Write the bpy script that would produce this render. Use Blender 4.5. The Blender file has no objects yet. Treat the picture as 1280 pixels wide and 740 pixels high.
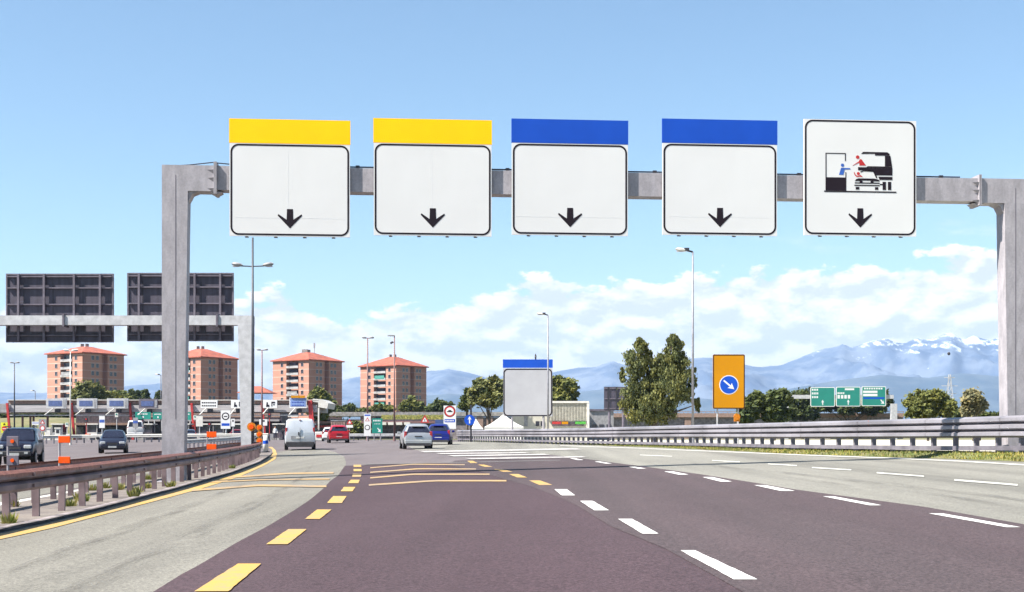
import bpy, math, random
from math import radians as R, sin, cos, pi, sqrt, atan2
from mathutils import Vector, Matrix
random.seed(7)
SC = bpy.context.scene
COL = SC.collection
# ------------------------------------------------------------------ camera, light, exposure
EYE = 1.2; F = 1700.0; CX = 640.0; HZ = 546.0
cam_d = bpy.data.cameras.new('camera'); cam = bpy.data.objects.new('camera', cam_d); COL.objects.link(cam)
cam.location = (0, 0, EYE); cam.rotation_euler = (R(90), 0, 0)
cam_d.sensor_width = 36; cam_d.lens = 36 * F / 1280
cam_d.shift_y = (HZ - 370) / 1280
cam_d.clip_start = 0.1; cam_d.clip_end = 40000
SC.camera = cam
EXPOSURE = 1.74
SUN_EL = 50.0
SHADOW_AZ = 23.0            # shadows run towards +x, this many degrees towards +y
vs = SC.view_settings
vs.view_transform = 'Standard'; vs.look = 'None'; vs.gamma = 1; vs.exposure = EXPOSURE; vs.use_curve_mapping = False
SC.cycles.use_denoising = True
SC.cycles.volume_bounces = 0; SC.cycles.max_bounces = 6; SC.cycles.diffuse_bounces = 3
SC.cycles.use_adaptive_sampling = True; SC.cycles.adaptive_threshold = 0.02
sd = bpy.data.lights.new('sun', 'SUN'); sun = bpy.data.objects.new('sun', sd); COL.objects.link(sun)
sd.energy = 4.9; sd.angle = R(0.5); sd.color = (1.0, 0.94, 0.84)
ldir = Vector((cos(R(SHADOW_AZ)) * cos(R(SUN_EL)), sin(R(SHADOW_AZ)) * cos(R(SUN_EL)), -sin(R(SUN_EL))))
sun.rotation_euler = ldir.to_track_quat('-Z', 'Y').to_euler(); sun.location = (-30, 0, 60)

class NT:
    """tiny node-tree helper"""
    def __init__(s, tree): s.t = tree; s.n = tree.nodes; s.l = tree.links
    def node(s, typ, **kw):
        n = s.n.new(typ)
        for k, v in kw.items(): setattr(n, k, v)
        return n
    def put(s, sock, v):
        if hasattr(v, 'is_linked') or isinstance(v, bpy.types.NodeSocket): s.l.new(v, sock)
        elif v is not None:
            try: sock.default_value = v
            except Exception: sock.default_value = (v[0], v[1], v[2], 1)
    def math(s, op, a, b=None, c=None, clamp=False):
        n = s.node('ShaderNodeMath', operation=op); n.use_clamp = clamp
        s.put(n.inputs[0], a)
        if b is not None: s.put(n.inputs[1], b)
        if c is not None: s.put(n.inputs[2], c)
        return n.outputs[0]
    def noise(s, vec=None, scale=5, detail=4, rough=.5, dist=0, dim='3D'):
        n = s.node('ShaderNodeTexNoise', noise_dimensions=dim)
        if vec is not None: s.l.new(vec, n.inputs['Vector'])
        n.inputs['Scale'].default_value = scale; n.inputs['Detail'].default_value = detail
        n.inputs['Roughness'].default_value = rough; n.inputs['Distortion'].default_value = dist
        return n.outputs['Fac']
    def ramp(s, fac, a, b, c0=0.0, c1=1.0, mode='SMOOTHSTEP'):
        n = s.node('ShaderNodeMapRange', interpolation_type=mode)
        s.put(n.inputs['Value'], fac); s.put(n.inputs['From Min'], a); s.put(n.inputs['From Max'], b)
        s.put(n.inputs['To Min'], c0); s.put(n.inputs['To Max'], c1)
        return n.outputs[0]
    def mix(s, fac, a, b, mode='MIX'):
        n = s.node('ShaderNodeMix', data_type='RGBA', blend_type=mode)
        s.put(n.inputs[0], fac); s.put(n.inputs[6], a); s.put(n.inputs[7], b)
        return n.outputs[2]
    def mapping(s, vec, scale=(1, 1, 1), loc=(0, 0, 0), rot=(0, 0, 0)):
        n = s.node('ShaderNodeMapping'); s.l.new(vec, n.inputs[0])
        n.inputs['Scale'].default_value = scale; n.inputs['Location'].default_value = loc; n.inputs['Rotation'].default_value = rot
        return n.outputs[0]

W = bpy.data.worlds.new('World'); SC.world = W; W.use_nodes = True
wt = NT(W.node_tree)
for n in list(wt.n): wt.n.remove(n)
WSTR = 0.058
sky = wt.node('ShaderNodeTexSky', sky_type='NISHITA'); sky.sun_disc = False
sky.sun_elevation = R(SUN_EL)
tosun = -ldir
sky.sun_rotation = atan2(tosun.x, tosun.y) % (2 * pi)
sky.air_density = 1.0; sky.dust_density = 0.35; sky.ozone_density = 3.0; sky.altitude = 200
tc = wt.node('ShaderNodeTexCoord'); sep = wt.node('ShaderNodeSeparateXYZ'); wt.l.new(tc.outputs['Generated'], sep.inputs[0])
az = wt.math('ARCTAN2', sep.outputs[0], sep.outputs[1])
z = sep.outputs[2]
comb = wt.node('ShaderNodeCombineXYZ'); wt.l.new(az, comb.inputs[0]); wt.l.new(z, comb.inputs[1])
cv = wt.mapping(comb.outputs[0], scale=(1.0, 1.9, 1.0), loc=(3.37, 0.0, 0))
def cloud_field(vec):
    big = wt.noise(vec, scale=7, detail=2, rough=.5)
    vo = wt.node('ShaderNodeTexVoronoi', feature='SMOOTH_F1'); vo.inputs['Scale'].default_value = 34; vo.inputs['Smoothness'].default_value = .6
    warp = wt.node('ShaderNodeTexNoise'); warp.inputs['Scale'].default_value = 26; warp.inputs['Detail'].default_value = 3
    wt.l.new(vec, warp.inputs['Vector'])
    wv = wt.node('ShaderNodeVectorMath', operation='SCALE'); wt.l.new(warp.outputs['Color'], wv.inputs[0]); wv.inputs['Scale'].default_value = .06
    wa = wt.node('ShaderNodeVectorMath', operation='ADD'); wt.l.new(vec, wa.inputs[0]); wt.l.new(wv.outputs[0], wa.inputs[1])
    wt.l.new(wa.outputs[0], vo.inputs['Vector'])
    puff = wt.math('SUBTRACT', 1.0, vo.outputs['Distance'])
    fine = wt.noise(vec, scale=27, detail=10, rough=.62)
    a = wt.math('MULTIPLY', big, 1.05); b = wt.math('MULTIPLY', puff, .26); c = wt.math('MULTIPLY', fine, .78)
    return wt.math('ADD', wt.math('ADD', a, b), c)
f0 = cloud_field(cv)
cv2 = wt.mapping(comb.outputs[0], scale=(1.0, 1.9, 1.0), loc=(3.37 - .006, 0.016, 0))
f1 = cloud_field(cv2)
# height of the cloud tops over the horizon, higher towards the right
top = wt.math('ADD', wt.ramp(az, -.10, .05, .080, .090), wt.math('MULTIPLY', wt.ramp(az, .08, .3), .024))
bias = wt.math('MULTIPLY', wt.math('SUBTRACT', top, z), 13.0)
bias = wt.math('MINIMUM', wt.math('ADD', bias, .17), .80)
dens = wt.math('ADD', f0, bias)
mask = wt.math('MULTIPLY', wt.ramp(dens, 1.05, 1.13), wt.ramp(wt.math('ABSOLUTE', az), 1.3, .8))
# a faint wisp higher up at the right
wv_ = wt.mapping(comb.outputs[0], scale=(3.0, 14.0, 1.0), loc=(1.2, .3, 0))
wisp = wt.ramp(wt.noise(wv_, scale=5, detail=6, rough=.6), .52, .75, 0, .55)
wisp = wt.math('MULTIPLY', wisp, wt.math('MULTIPLY', wt.ramp(z, .2, .115), wt.ramp(z, .06, .1)))
wisp = wt.math('MULTIPLY', wisp, wt.ramp(az, .05, .4))
relief = wt.ramp(wt.math('SUBTRACT', f0, f1), -.09, .09, 0, 1, 'LINEAR')
thick = wt.ramp(dens, 1.1, 1.6)
lum = wt.math('MULTIPLY', wt.math('ADD', wt.math('MULTIPLY', relief, .25), .83), wt.ramp(z, .015, .075, .80, 1.04))
CLOUD = 6.4
cc = wt.mix(relief, (.86, .91, .965, 1), (1.0, .985, .96, 1))
cs = wt.node('ShaderNodeVectorMath', operation='SCALE'); wt.l.new(cc, cs.inputs[0]); wt.l.new(wt.math('MULTIPLY', lum, CLOUD), cs.inputs['Scale'])
skycol = wt.mix(1.0, sky.outputs[0], (1.02, 1.05, .97, 1), 'MULTIPLY')
m1 = wt.mix(wt.math('MULTIPLY', wt.math('MAXIMUM', mask, wisp), .93), skycol, cs.outputs[0])
bg = wt.node('ShaderNodeBackground'); wt.l.new(m1, bg.inputs[0]); bg.inputs[1].default_value = WSTR
wo = wt.node('ShaderNodeOutputWorld'); wt.l.new(bg.outputs[0], wo.inputs[0])

# ------------------------------------------------------------------ materials
ALB = .72
def mat(name, col, rough=.6, metal=0.0, var=.12, vscale=3.0, bump=0.0, bscale=40, col2=None, stretch=(1, 1, 1), spec=.5, coat=0.0, fine=None):
    col = tuple(x * ALB for x in col); col2 = tuple(x * ALB for x in col2) if col2 else None
    m = bpy.data.materials.new(name); m.use_nodes = True; t = NT(m.node_tree)
    b = t.n['Principled BSDF']
    tcn = t.node('ShaderNodeTexCoord'); v = t.mapping(tcn.outputs['Object'], scale=stretch)
    n = t.noise(v, scale=vscale, detail=6, rough=.6)
    c2 = col2 if col2 else tuple(x * (1 - var * 2.2) for x in col)
    c1 = col if col2 else tuple(min(1, x * (1 + var)) for x in col)
    c = t.mix(t.ramp(n, .32, .68), (*c2, 1), (*c1, 1))
    if fine:
        fn = t.noise(tcn.outputs['Object'], scale=fine[0], detail=3, rough=.7)
        c = t.mix(t.ramp(fn, .25, .75, 0, 1), c, t.mix(1.0, c, (fine[1],) * 3 + (1,), 'MULTIPLY'))
    t.l.new(c, b.inputs['Base Color'])
    b.inputs['Roughness'].default_value = rough; b.inputs['Metallic'].default_value = metal
    b.inputs['Specular IOR Level'].default_value = spec
    if coat: b.inputs['Coat Weight'].default_value = coat; b.inputs['Coat Roughness'].default_value = .05
    if bump:
        bn = t.node('ShaderNodeBump'); bn.inputs['Strength'].default_value = bump
        t.l.new(t.noise(tcn.outputs['Object'], scale=bscale, detail=4, rough=.7), bn.inputs['Height'])
        t.l.new(bn.outputs[0], b.inputs['Normal'])
    return m

def road_mat(name, c_dark, c_light, grain=.35, bump=.25, track=.12, cracks=True):
    c_dark = (c_dark[0] * .70, c_dark[1] * .68, c_dark[2] * .64); c_light = (c_light[0] * .70, c_light[1] * .68, c_light[2] * .64)
    m = bpy.data.materials.new(name); m.use_nodes = True; t = NT(m.node_tree); b = t.n['Principled BSDF']
    g = t.node('ShaderNodeNewGeometry'); P = g.outputs['Position']
    broad = t.noise(t.mapping(P, scale=(.35, .06, 1)), scale=1.0, detail=5, rough=.6)
    col = t.mix(t.ramp(broad, .3, .7), (*c_dark, 1), (*c_light, 1))
    # worn wheel tracks and patches, stretched along the road
    tr = t.noise(t.mapping(P, scale=(1.1, .02, 1), rot=(0, 0, R(-8))), scale=1.0, detail=3, rough=.5)
    col = t.mix(t.ramp(tr, .35, .7, 0, track), col, (.03, .028, .03, 1))
    blot = t.noise(P, scale=1.3, detail=8, rough=.7)
    col = t.mix(t.ramp(blot, .3, .75, 0, .22), col, t.mix(1.0, col, (.72, .7, .72, 1), 'MULTIPLY'))
    md = t.noise(P, scale=9, detail=5, rough=.75)
    col = t.mix(t.ramp(md, .35, .7, 0, .38), col, t.mix(1.0, col, (.62, .6, .62, 1), 'MULTIPLY'))
    gr = t.noise(P, scale=30, detail=3, rough=.8)
    col = t.mix(t.ramp(gr, .38, .64, 0, grain), col, t.mix(1.0, col, (.36, .36, .38, 1), 'MULTIPLY'))
    gr2 = t.noise(P, scale=55, detail=2, rough=.8)
    col = t.mix(t.ramp(gr2, .54, .68, 0, grain), col, t.mix(1.0, col, (1.9, 1.85, 1.85, 1), 'MULTIPLY'))
    if cracks:
        cvn = t.node('ShaderNodeTexVoronoi', feature='DISTANCE_TO_EDGE'); cvn.inputs['Scale'].default_value = .22
        wn = t.node('ShaderNodeTexNoise'); wn.inputs['Scale'].default_value = .9; wn.inputs['Detail'].default_value = 5; t.l.new(P, wn.inputs['Vector'])
        ws = t.node('ShaderNodeVectorMath', operation='SCALE'); t.l.new(wn.outputs['Color'], ws.inputs[0]); ws.inputs['Scale'].default_value = 1.8
        wadd = t.node('ShaderNodeVectorMath', operation='ADD'); t.l.new(P, wadd.inputs[0]); t.l.new(ws.outputs[0], wadd.inputs[1])
        t.l.new(wadd.outputs[0], cvn.inputs['Vector'])
        gate = t.ramp(t.noise(P, scale=.12, detail=2), .5, .62)
        ck = t.math('MULTIPLY', t.ramp(cvn.outputs['Distance'], .0, .006, .5, 0), gate)
        col = t.mix(ck, col, (.02, .02, .02, 1))
    t.l.new(col, b.inputs['Base Color'])
    b.inputs['Roughness'].default_value = .9; b.inputs['Specular IOR Level'].default_value = .25
    bn = t.node('ShaderNodeBump'); bn.inputs['Strength'].default_value = bump; bn.inputs['Distance'].default_value = .01
    t.l.new(t.noise(P, scale=45, detail=3, rough=.8), bn.inputs['Height']); t.l.new(bn.outputs[0], b.inputs['Normal'])
    return m

def paint_mat(name, col, under, wear=.35):
    m = bpy.data.materials.new(name); m.use_nodes = True; t = NT(m.node_tree); b = t.n['Principled BSDF']
    g = t.node('ShaderNodeNewGeometry'); P = g.outputs['Position']
    n = t.noise(P, scale=9, detail=8, rough=.75); n2 = t.noise(P, scale=1.2, detail=3)
    n3 = t.noise(P, scale=40, detail=4, rough=.8)
    k = t.ramp(t.math('ADD', t.math('ADD', t.math('MULTIPLY', n, .7), t.math('MULTIPLY', n3, .35)), t.math('MULTIPLY', n2, .4)), .62, .88, 0, min(1, wear * 1.35))
    c = t.mix(k, (*col, 1), (*under, 1))
    t.l.new(c, b.inputs['Base Color']); b.inputs['Roughness'].default_value = .7
    return m

def leaf_mat(name, a, bcol):
    m = bpy.data.materials.new(name); m.use_nodes = True; t = NT(m.node_tree); b = t.n['Principled BSDF']
    g = t.node('ShaderNodeNewGeometry')
    c = t.mix(g.outputs['Random Per Island'], (*a, 1), (*bcol, 1))
    n = t.noise(g.outputs['Position'], scale=.6, detail=4, rough=.7)
    c = t.mix(t.ramp(n, .38, .62, 0, .75), c, t.mix(1.0, c, (1.7, 1.4, .95, 1), 'MULTIPLY'))
    t.l.new(c, b.inputs['Base Color']); b.inputs['Roughness'].default_value = .7; b.inputs['Specular IOR Level'].default_value = .2
    tr = t.node('ShaderNodeBsdfTranslucent'); t.l.new(c, tr.inputs[0])
    mx = t.node('ShaderNodeMixShader'); mx.inputs[0].default_value = .25
    t.l.new(b.outputs[0], mx.inputs[1]); t.l.new(tr.outputs[0], mx.inputs[2])
    out = [x for x in t.n if x.type == 'OUTPUT_MATERIAL'][0]; t.l.new(mx.outputs[0], out.inputs[0])
    return m

def rust_rail_mat(name, rust=.5):
    m = bpy.data.materials.new(name); m.use_nodes = True; t = NT(m.node_tree); b = t.n['Principled BSDF']
    tcn = t.node('ShaderNodeTexCoord'); g = t.node('ShaderNodeNewGeometry')
    P = g.outputs['Position']
    base = t.mix(t.ramp(t.noise(P, scale=2.2, detail=6), .35, .65), (.115, .080, .088, 1), (.205, .150, .158, 1))
    rn = t.noise(t.mapping(P, scale=(.8, .25, 4)), scale=2.0, detail=8, rough=.7)
    seg = t.noise(t.mapping(P, scale=(.0, .22, .0)), scale=1.0, detail=1)
    uv = t.node('ShaderNodeUVMap'); su = t.node('ShaderNodeSeparateXYZ'); t.l.new(uv.outputs[0], su.inputs[0])
    up = t.ramp(su.outputs[1], .55, 1.0, -.18, .30)
    k = t.ramp(t.math('ADD', t.math('ADD', rn, up), t.math('MULTIPLY', seg, .25)), .57 + (.5 - rust) * .5, .82 + (.5 - rust) * .5, 0, .92)
    rc = t.mix(t.ramp(t.noise(P, scale=14, detail=5), .3, .7), (.17, .055, .035, 1), (.34, .14, .095, 1))
    c = t.mix(k, base, rc)
    t.l.new(c, b.inputs['Base Color']); b.inputs['Metallic'].default_value = .25; b.inputs['Roughness'].default_value = .55
    return m

M = {}
M['road_far'] = road_mat('asphalt_mid', (.150, .132, .148), (.192, .172, .190), grain=.3)
M['road_dark'] = road_mat('asphalt_dark', (.077, .050, .065), (.099, .066, .084), grain=.85, bump=.5, track=.10)
M['road_dark2'] = road_mat('asphalt_dark_worn', (.098, .073, .086), (.126, .097, .112), grain=.85, bump=.5, track=.28)
M['road_light'] = road_mat('asphalt_pale', (.236, .236, .218), (.297, .297, .277), grain=.7, bump=.4, track=.26, cracks=False)
M['road_light2'] = road_mat('asphalt_pale_right', (.262, .266, .25), (.328, .332, .312), grain=.6, bump=.3, track=.30, cracks=False)
M['yellow'] = paint_mat('yellow_paint', (.36, .222, .042), (.22, .17, .13), .6)
M['yellow2'] = paint_mat('faded_yellow_paint', (.31, .20, .075), (.17, .14, .12), .8)
M['white'] = paint_mat('white_paint', (.56, .56, .55), (.32, .30, .30), .35)
M['white2'] = paint_mat('faded_white_paint', (.44, .44, .41), (.26, .25, .23), .8)
M['concrete'] = mat('concrete', (.36, .34, .33), .9, var=.18, vscale=2, bump=.3, bscale=20)
M['kerb'] = mat('kerb_stone', (.30, .26, .27), .9, var=.2, vscale=2.5, bump=.3, bscale=20)
M['dirt'] = mat('dirt', (.26, .225, .20), .95, col2=(.15, .125, .12), vscale=1.2, bump=.6, bscale=12, fine=(30, .6))
M['grass'] = mat('grass', (.12, .165, .04), .95, col2=(.23, .20, .10), vscale=.9, bump=.6, bscale=14, fine=(12, .6))
M['grass_far'] = mat('grass_far', (.13, .15, .05), .95, col2=(.24, .20, .10), vscale=.3, fine=(1.5, .7))
M['steel'] = mat('galvanised_steel', (.445, .42, .46), .6, .1, var=.09, vscale=4, fine=(16, .82), stretch=(1, 1, .35))
M['steel_light'] = mat('pale_galvanised_steel', (.60, .60, .63), .5, .1, var=.08, vscale=3, fine=(20, .88))
M['rail'] = mat('guardrail_steel', (.33, .315, .355), .45, .2, var=.17, vscale=1.0, fine=(9, .85), stretch=(1, .2, 1))
M['rail_low'] = mat('guardrail_steel_dull', (.24, .22, .26), .55, .35, var=.15, vscale=2)
M['rusty'] = rust_rail_mat('rusty_guardrail_steel', .62)
M['rusty_post'] = rust_rail_mat('rusty_guardrail_post', .22)
M['sign_white'] = mat('sign_white', (.80, .80, .81), .5, var=.015, vscale=.6)
M['sign_grey'] = mat('sign_grey', (.48, .48, .52), .5, var=.03, vscale=.7)
M['sign_yellow'] = mat('sign_yellow', (1.25, .66, .001), .6, spec=.15, var=.02, vscale=.7)
M['sign_amber'] = mat('sign_amber', (.60, .255, .003), .6, spec=.15, var=.03, vscale=.7)
M['sign_blue'] = mat('sign_blue', (.010, .085, .55), .6, spec=.15, var=.04, vscale=.7)
M['sign_green'] = mat('sign_green', (.01, .24, .19), .4, var=.04, vscale=.7)
M['sign_black'] = mat('sign_black', (.016, .010, .018), .7, spec=.15, var=.05)
M['sign_red'] = mat('sign_red', (.55, .02, .02), .45, var=.05)
M['sign_back'] = mat('sign_back', (.075, .066, .098), .6, .2, var=.12, vscale=1.5, stretch=(4, 1, .3))
M['sign_frame'] = mat('sign_frame', (.155, .135, .175), .6, .2)
M['orange'] = mat('orange_plastic', (.85, .10, .010), .7, spec=.1, var=.08)
M['amber'] = mat('amber_lens', (.60, .20, .012), .5, spec=.2, var=.15, vscale=20)
M['dark'] = mat('dark_metal', (.035, .033, .045), .5, .2)
M['pole_grey'] = mat('grey_pole', (.30, .30, .34), .5, .2)
M['pole_dark'] = mat('dark_painted_pole', (.06, .065, .085), .5, .2)
M['pole_brown'] = mat('weathered_pole', (.22, .12, .12), .6, .1)
M['red'] = mat('red_paint', (.50, .03, .03), .5, var=.1)
M['booth'] = mat('booth_grey', (.32, .32, .34), .6)
M['booth_white'] = mat('booth_white', (.72, .70, .66), .6, var=.06)
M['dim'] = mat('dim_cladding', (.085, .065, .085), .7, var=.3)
M['fascia'] = mat('canopy_fascia', (.46, .44, .46), .6, var=.12, vscale=.6, stretch=(.4, 1, 6))
M['fascia_brown'] = mat('canopy_brown', (.33, .22, .18), .7, var=.1)
M['screen'] = mat('display_screen', (.10, .14, .33), .3, var=.15, vscale=4)
M['glass'] = mat('car_glass', (.02, .022, .04), .08, 0, var=.1, spec=.8)
M['pane'] = mat('window_pane', (.05, .05, .075), .15, 0, var=.3, vscale=.4)
M['tyre'] = mat('tyre_rubber', (.018, .017, .018), .85)
M['rim'] = mat('wheel_rim', (.35, .35, .37), .35, .7)
M['plate'] = mat('number_plate', (.7, .7, .68), .5)
M['tail'] = mat('tail_light', (.42, .01, .02), .2, coat=.6)
M['head'] = mat('headlight', (.65, .67, .72), .15, .3, coat=.8)
M['bumper'] = mat('black_bumper', (.04, .038, .045), .55)
M['tile'] = mat('roof_tiles', (.44, .115, .07), .85, var=.15, vscale=.5, fine=(3, .8))
M['tent'] = mat('tent_fabric', (.80, .79, .77), .8, var=.04, vscale=.5)
M['bark'] = mat('bark', (.12, .095, .075), .9, var=.3, vscale=3)
M['leaf_a'] = leaf_mat('birch_leaves', (.045, .060, .024), (.155, .170, .068))
M['leaf_b'] = leaf_mat('dark_leaves', (.024, .038, .014), (.068, .092, .030))
M['leaf_c'] = leaf_mat('mid_leaves', (.050, .068, .022), (.13, .145, .045))
M['leaf_d'] = leaf_mat('grey_leaves', (.09, .10, .055), (.18, .17, .10))

def car_paint(name, col, metal=.3): return mat(name, col, .3, metal, var=.03, vscale=1, coat=.35, spec=.35)

# ------------------------------------------------------------------ mesh helpers
class MB:
    def __init__(s): s.v = []; s.f = []; s.mi = []; s.uv = None
    def add(s, vs_, fs, mi=0):
        o = len(s.v); s.v += [tuple(p) for p in vs_]; s.f += [tuple(i + o for i in f) for f in fs]; s.mi += [mi] * len(fs); return s
    def box(s, c, size, rz=0, mi=0, rot=None):
        x, y, z_ = size[0] / 2, size[1] / 2, size[2] / 2
        Mx = rot if rot is not None else Matrix.Rotation(rz, 3, 'Z'); c = Vector(c)
        vs_ = [c + Mx @ Vector((a * x, b * y, d * z_)) for a in (-1, 1) for b in (-1, 1) for d in (-1, 1)]
        return s.add(vs_, [(0, 1, 3, 2), (4, 6, 7, 5), (0, 4, 5, 1), (2, 3, 7, 6), (0, 2, 6, 4), (1, 5, 7, 3)], mi)
    def tube(s, p0, p1, r0, r1=None, n=10, mi=0, cap=True):
        r1 = r0 if r1 is None else r1
        p0 = Vector(p0); p1 = Vector(p1); d = (p1 - p0).normalized()
        a = d.orthogonal().normalized(); b = d.cross(a)
        vs_ = [p0 + (a * cos(2 * pi * i / n) + b * sin(2 * pi * i / n)) * r0 for i in range(n)]
        vs_ += [p1 + (a * cos(2 * pi * i / n) + b * sin(2 * pi * i / n)) * r1 for i in range(n)]
        fs = [(i, (i + 1) % n, n + (i + 1) % n, n + i) for i in range(n)]
        if cap: fs += [tuple(range(n - 1, -1, -1)), tuple(range(n, 2 * n))]
        return s.add(vs_, fs, mi)
    def beam(s, p0, p1, w, h, mi=0):
        p0 = Vector(p0); p1 = Vector(p1); d = (p1 - p0); L = d.length; d.normalize()
        up = Vector((0, 0, 1)) if abs(d.z) < .95 else Vector((0, 1, 0))
        sx = d.cross(up).normalized(); uz = sx.cross(d).normalized()
        Mx = Matrix((sx, d, uz)).transposed()
        return s.box((p0 + p1) / 2, (w, L, h), rot=Mx, mi=mi)
    def flat(s, pts, y0, y1, mi=0):
        """polygon in the XZ plane (faces -Y) extruded from y0 (front) to y1 (back)"""
        n = len(pts)
        vs_ = [(p[0], y0, p[1]) for p in pts] + [(p[0], y1, p[1]) for p in pts]
        fs = [tuple(range(n)), tuple(range(2 * n - 1, n - 1, -1))] + [(i, n + i, n + (i + 1) % n, (i + 1) % n) for i in range(n)]
        return s.add(vs_, fs, mi)
    def frame(s, outer, inner, y0, y1, mi=0):
        n = len(outer); vs_ = []
        for y in (y0, y1):
            vs_ += [(p[0], y, p[1]) for p in outer] + [(p[0], y, p[1]) for p in inner]
        fs = []
        for i in range(n):
            j = (i + 1) % n
            fs += [(i, j, n + j, n + i), (2 * n + j, 2 * n + i, 3 * n + i, 3 * n + j), (i, 2 * n + i, 2 * n + j, j), (n + j, 3 * n + j, 3 * n + i, n + i)]
        return s.add(vs_, fs, mi)
    def build(s, name, m, parent=None, smooth=False, bevel=0):
        me = bpy.data.meshes.new(name); me.from_pydata(s.v, [], s.f)
        for x in (m if isinstance(m, (list, tuple)) else [m]): me.materials.append(x)
        if any(s.mi): me.polygons.foreach_set('material_index', s.mi)
        if s.uv:
            ul = me.uv_layers.new(name='UVMap')
            for lp in me.loops: ul.data[lp.index].uv = s.uv[lp.vertex_index]
        if smooth: me.polygons.foreach_set('use_smooth', [True] * len(me.polygons))
        me.update()
        o = bpy.data.objects.new(name, me); COL.objects.link(o)
        if parent is not None: o.parent = parent
        if bevel:
            b = o.modifiers.new('bevel', 'BEVEL'); b.width = bevel; b.segments = 2; b.limit_method = 'ANGLE'
        return o
def rrect(x0, z0, x1, z1, r, n=6):
    pts = []
    for cx, cz, a0 in ((x1 - r, z1 - r, 0), (x0 + r, z1 - r, 90), (x0 + r, z0 + r, 180), (x1 - r, z0 + r, 270)):
        for i in range(n + 1):
            a = R(a0 + 90 * i / n); pts.append((cx + r * cos(a), cz + r * sin(a)))
    return pts
def disc(cx, cz, r, n=28): return [(cx + r * cos(2 * pi * i / n), cz + r * sin(2 * pi * i / n)) for i in range(n)]
def tag(o, label=None, cat=None, group=None, kind=None):
    if label: o['label'] = label
    if cat: o['category'] = cat
    if group: o['group'] = group
    if kind: o['kind'] = kind
    return o
def thing(name, label, cat, loc=(0, 0, 0), rz=0, group=None):
    o = bpy.data.objects.new(name, None); COL.objects.link(o); o.location = loc; o.rotation_euler = (0, 0, rz); o.empty_display_size = .2
    return tag(o, label, cat, group)
def structure(o): o['kind'] = 'structure'; return o
def inst(src, name, parent, loc=(0, 0, 0), rot=(0, 0, 0), scale=(1, 1, 1)):
    o = bpy.data.objects.new(name, src.data) if hasattr(src, 'data') else bpy.data.objects.new(name, src)
    COL.objects.link(o); o.parent = parent; o.location = loc; o.rotation_euler = rot; o.scale = scale
    return o

# ------------------------------------------------------------------ ground height and pixel helpers
def sstep(t): t = max(0, min(1, t)); return t * t * (3 - 2 * t)
def softmin(a, b, k=.03):
    h = max(k - abs(a - b), 0) / k; return min(a, b) - h * h * k * .25
def gz(x, y):
    q = .02 + .027 * x * (1 - .7 * sstep((y - 55) / 85)) + .0072 * y
    q = softmin(q, .74, .08)
    return -softmin(-q, .9, .3)
def P(px, py, Y): return Vector(((px - CX) / F * Y, Y, EYE + (HZ - py) / F * Y))
def G(px, py, lift=0.0):
    u = (px - CX) / F; v = (py - HZ) / F
    d = 3.0; step = .25
    def g(d): return EYE - v * d - gz(u * d, d) - lift
    while g(d) > 0:
        d += step; step *= 1.02
        if d > 400: return Vector((u * 400, 400, gz(u * 400, 400) + lift))
    a, b = d - step, d
    for _ in range(30):
        m_ = (a + b) / 2
        if g(m_) > 0: a = m_
        else: b = m_
    return Vector((u * a, a, gz(u * a, a) + lift))

def grid_sheet(name, xs, ys, hf, m, lift=0.0):
    mb = MB(); nx = len(xs)
    mb.v = [(x, y, hf(x, y) + lift) for y in ys for x in xs]
    mb.f = [(j * nx + i, j * nx + i + 1, (j + 1) * nx + i + 1, (j + 1) * nx + i) for j in range(len(ys) - 1) for i in range(nx - 1)]
    mb.mi = [0] * len(mb.f)
    return mb.build(name, m)
def frange(a, b, s):
    r = []
    while a < b - 1e-6: r.append(a); a += s
    return r + [b]
def interp(pts, t):
    if t <= pts[0][0]: return pts[0][1]
    for (a, va), (b, vb) in zip(pts, pts[1:]):
        if t <= b: return va + (vb - va) * (t - a) / (b - a)
    return pts[-1][1]
def strip_rows(name, left, right, m, lift, nrow=60, ncol=14, y0=None, y1=None):
    """road surface between two world outlines x=f(y), laid on the ground"""
    ys0 = max(left[0][0], right[0][0]) if y0 is None else y0; ys1 = min(left[-1][0], right[-1][0]) if y1 is None else y1
    mb = MB(); n = ncol + 1
    for j in range(nrow + 1):
        y = ys0 + (ys1 - ys0) * (j / nrow) ** 1.3
        xl = interp(left, y); xr = interp(right, y)
        for i in range(n):
            x = xl + (xr - xl) * i / ncol
            mb.v.append((x, y, gz(x, y) + lift))
    mb.f = [(j * n + i, j * n + i + 1, (j + 1) * n + i + 1, (j + 1) * n + i) for j in range(nrow) for i in range(ncol)]
    mb.mi = [0] * len(mb.f)
    return structure(mb.build(name, m))
def outline(pts): # pixel outline -> world (y, x) sorted by distance
    w = [G(*p) for p in pts]; return sorted((p.y, p.x) for p in w)
def line_strip(mb, a_px, b_px, lift, n=24, jit=0):
    """two pixel polylines (upper and lower edge of a painted line) -> quads on the ground"""
    def samp(pl, t):
        L = [0]
        for p, q in zip(pl, pl[1:]): L.append(L[-1] + math.hypot(q[0] - p[0], q[1] - p[1]))
        s_ = t * L[-1]
        for k in range(len(pl) - 1):
            if s_ <= L[k + 1] + 1e-9:
                f = (s_ - L[k]) / max(1e-9, L[k + 1] - L[k]); return (pl[k][0] + (pl[k + 1][0] - pl[k][0]) * f, pl[k][1] + (pl[k + 1][1] - pl[k][1]) * f)
        return pl[-1]
    vs_ = []
    for i in range(n + 1):
        a = G(*samp(a_px, i / n)); b = G(*samp(b_px, i / n)); a.z += lift; b.z += lift
        if jit: a.x += random.gauss(0, jit); a.y += random.gauss(0, jit); b.x += random.gauss(0, jit); b.y += random.gauss(0, jit)
        vs_ += [a, b]
    mb.add(vs_, [(2 * i, 2 * i + 1, 2 * i + 3, 2 * i + 2) for i in range(n)])

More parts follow.
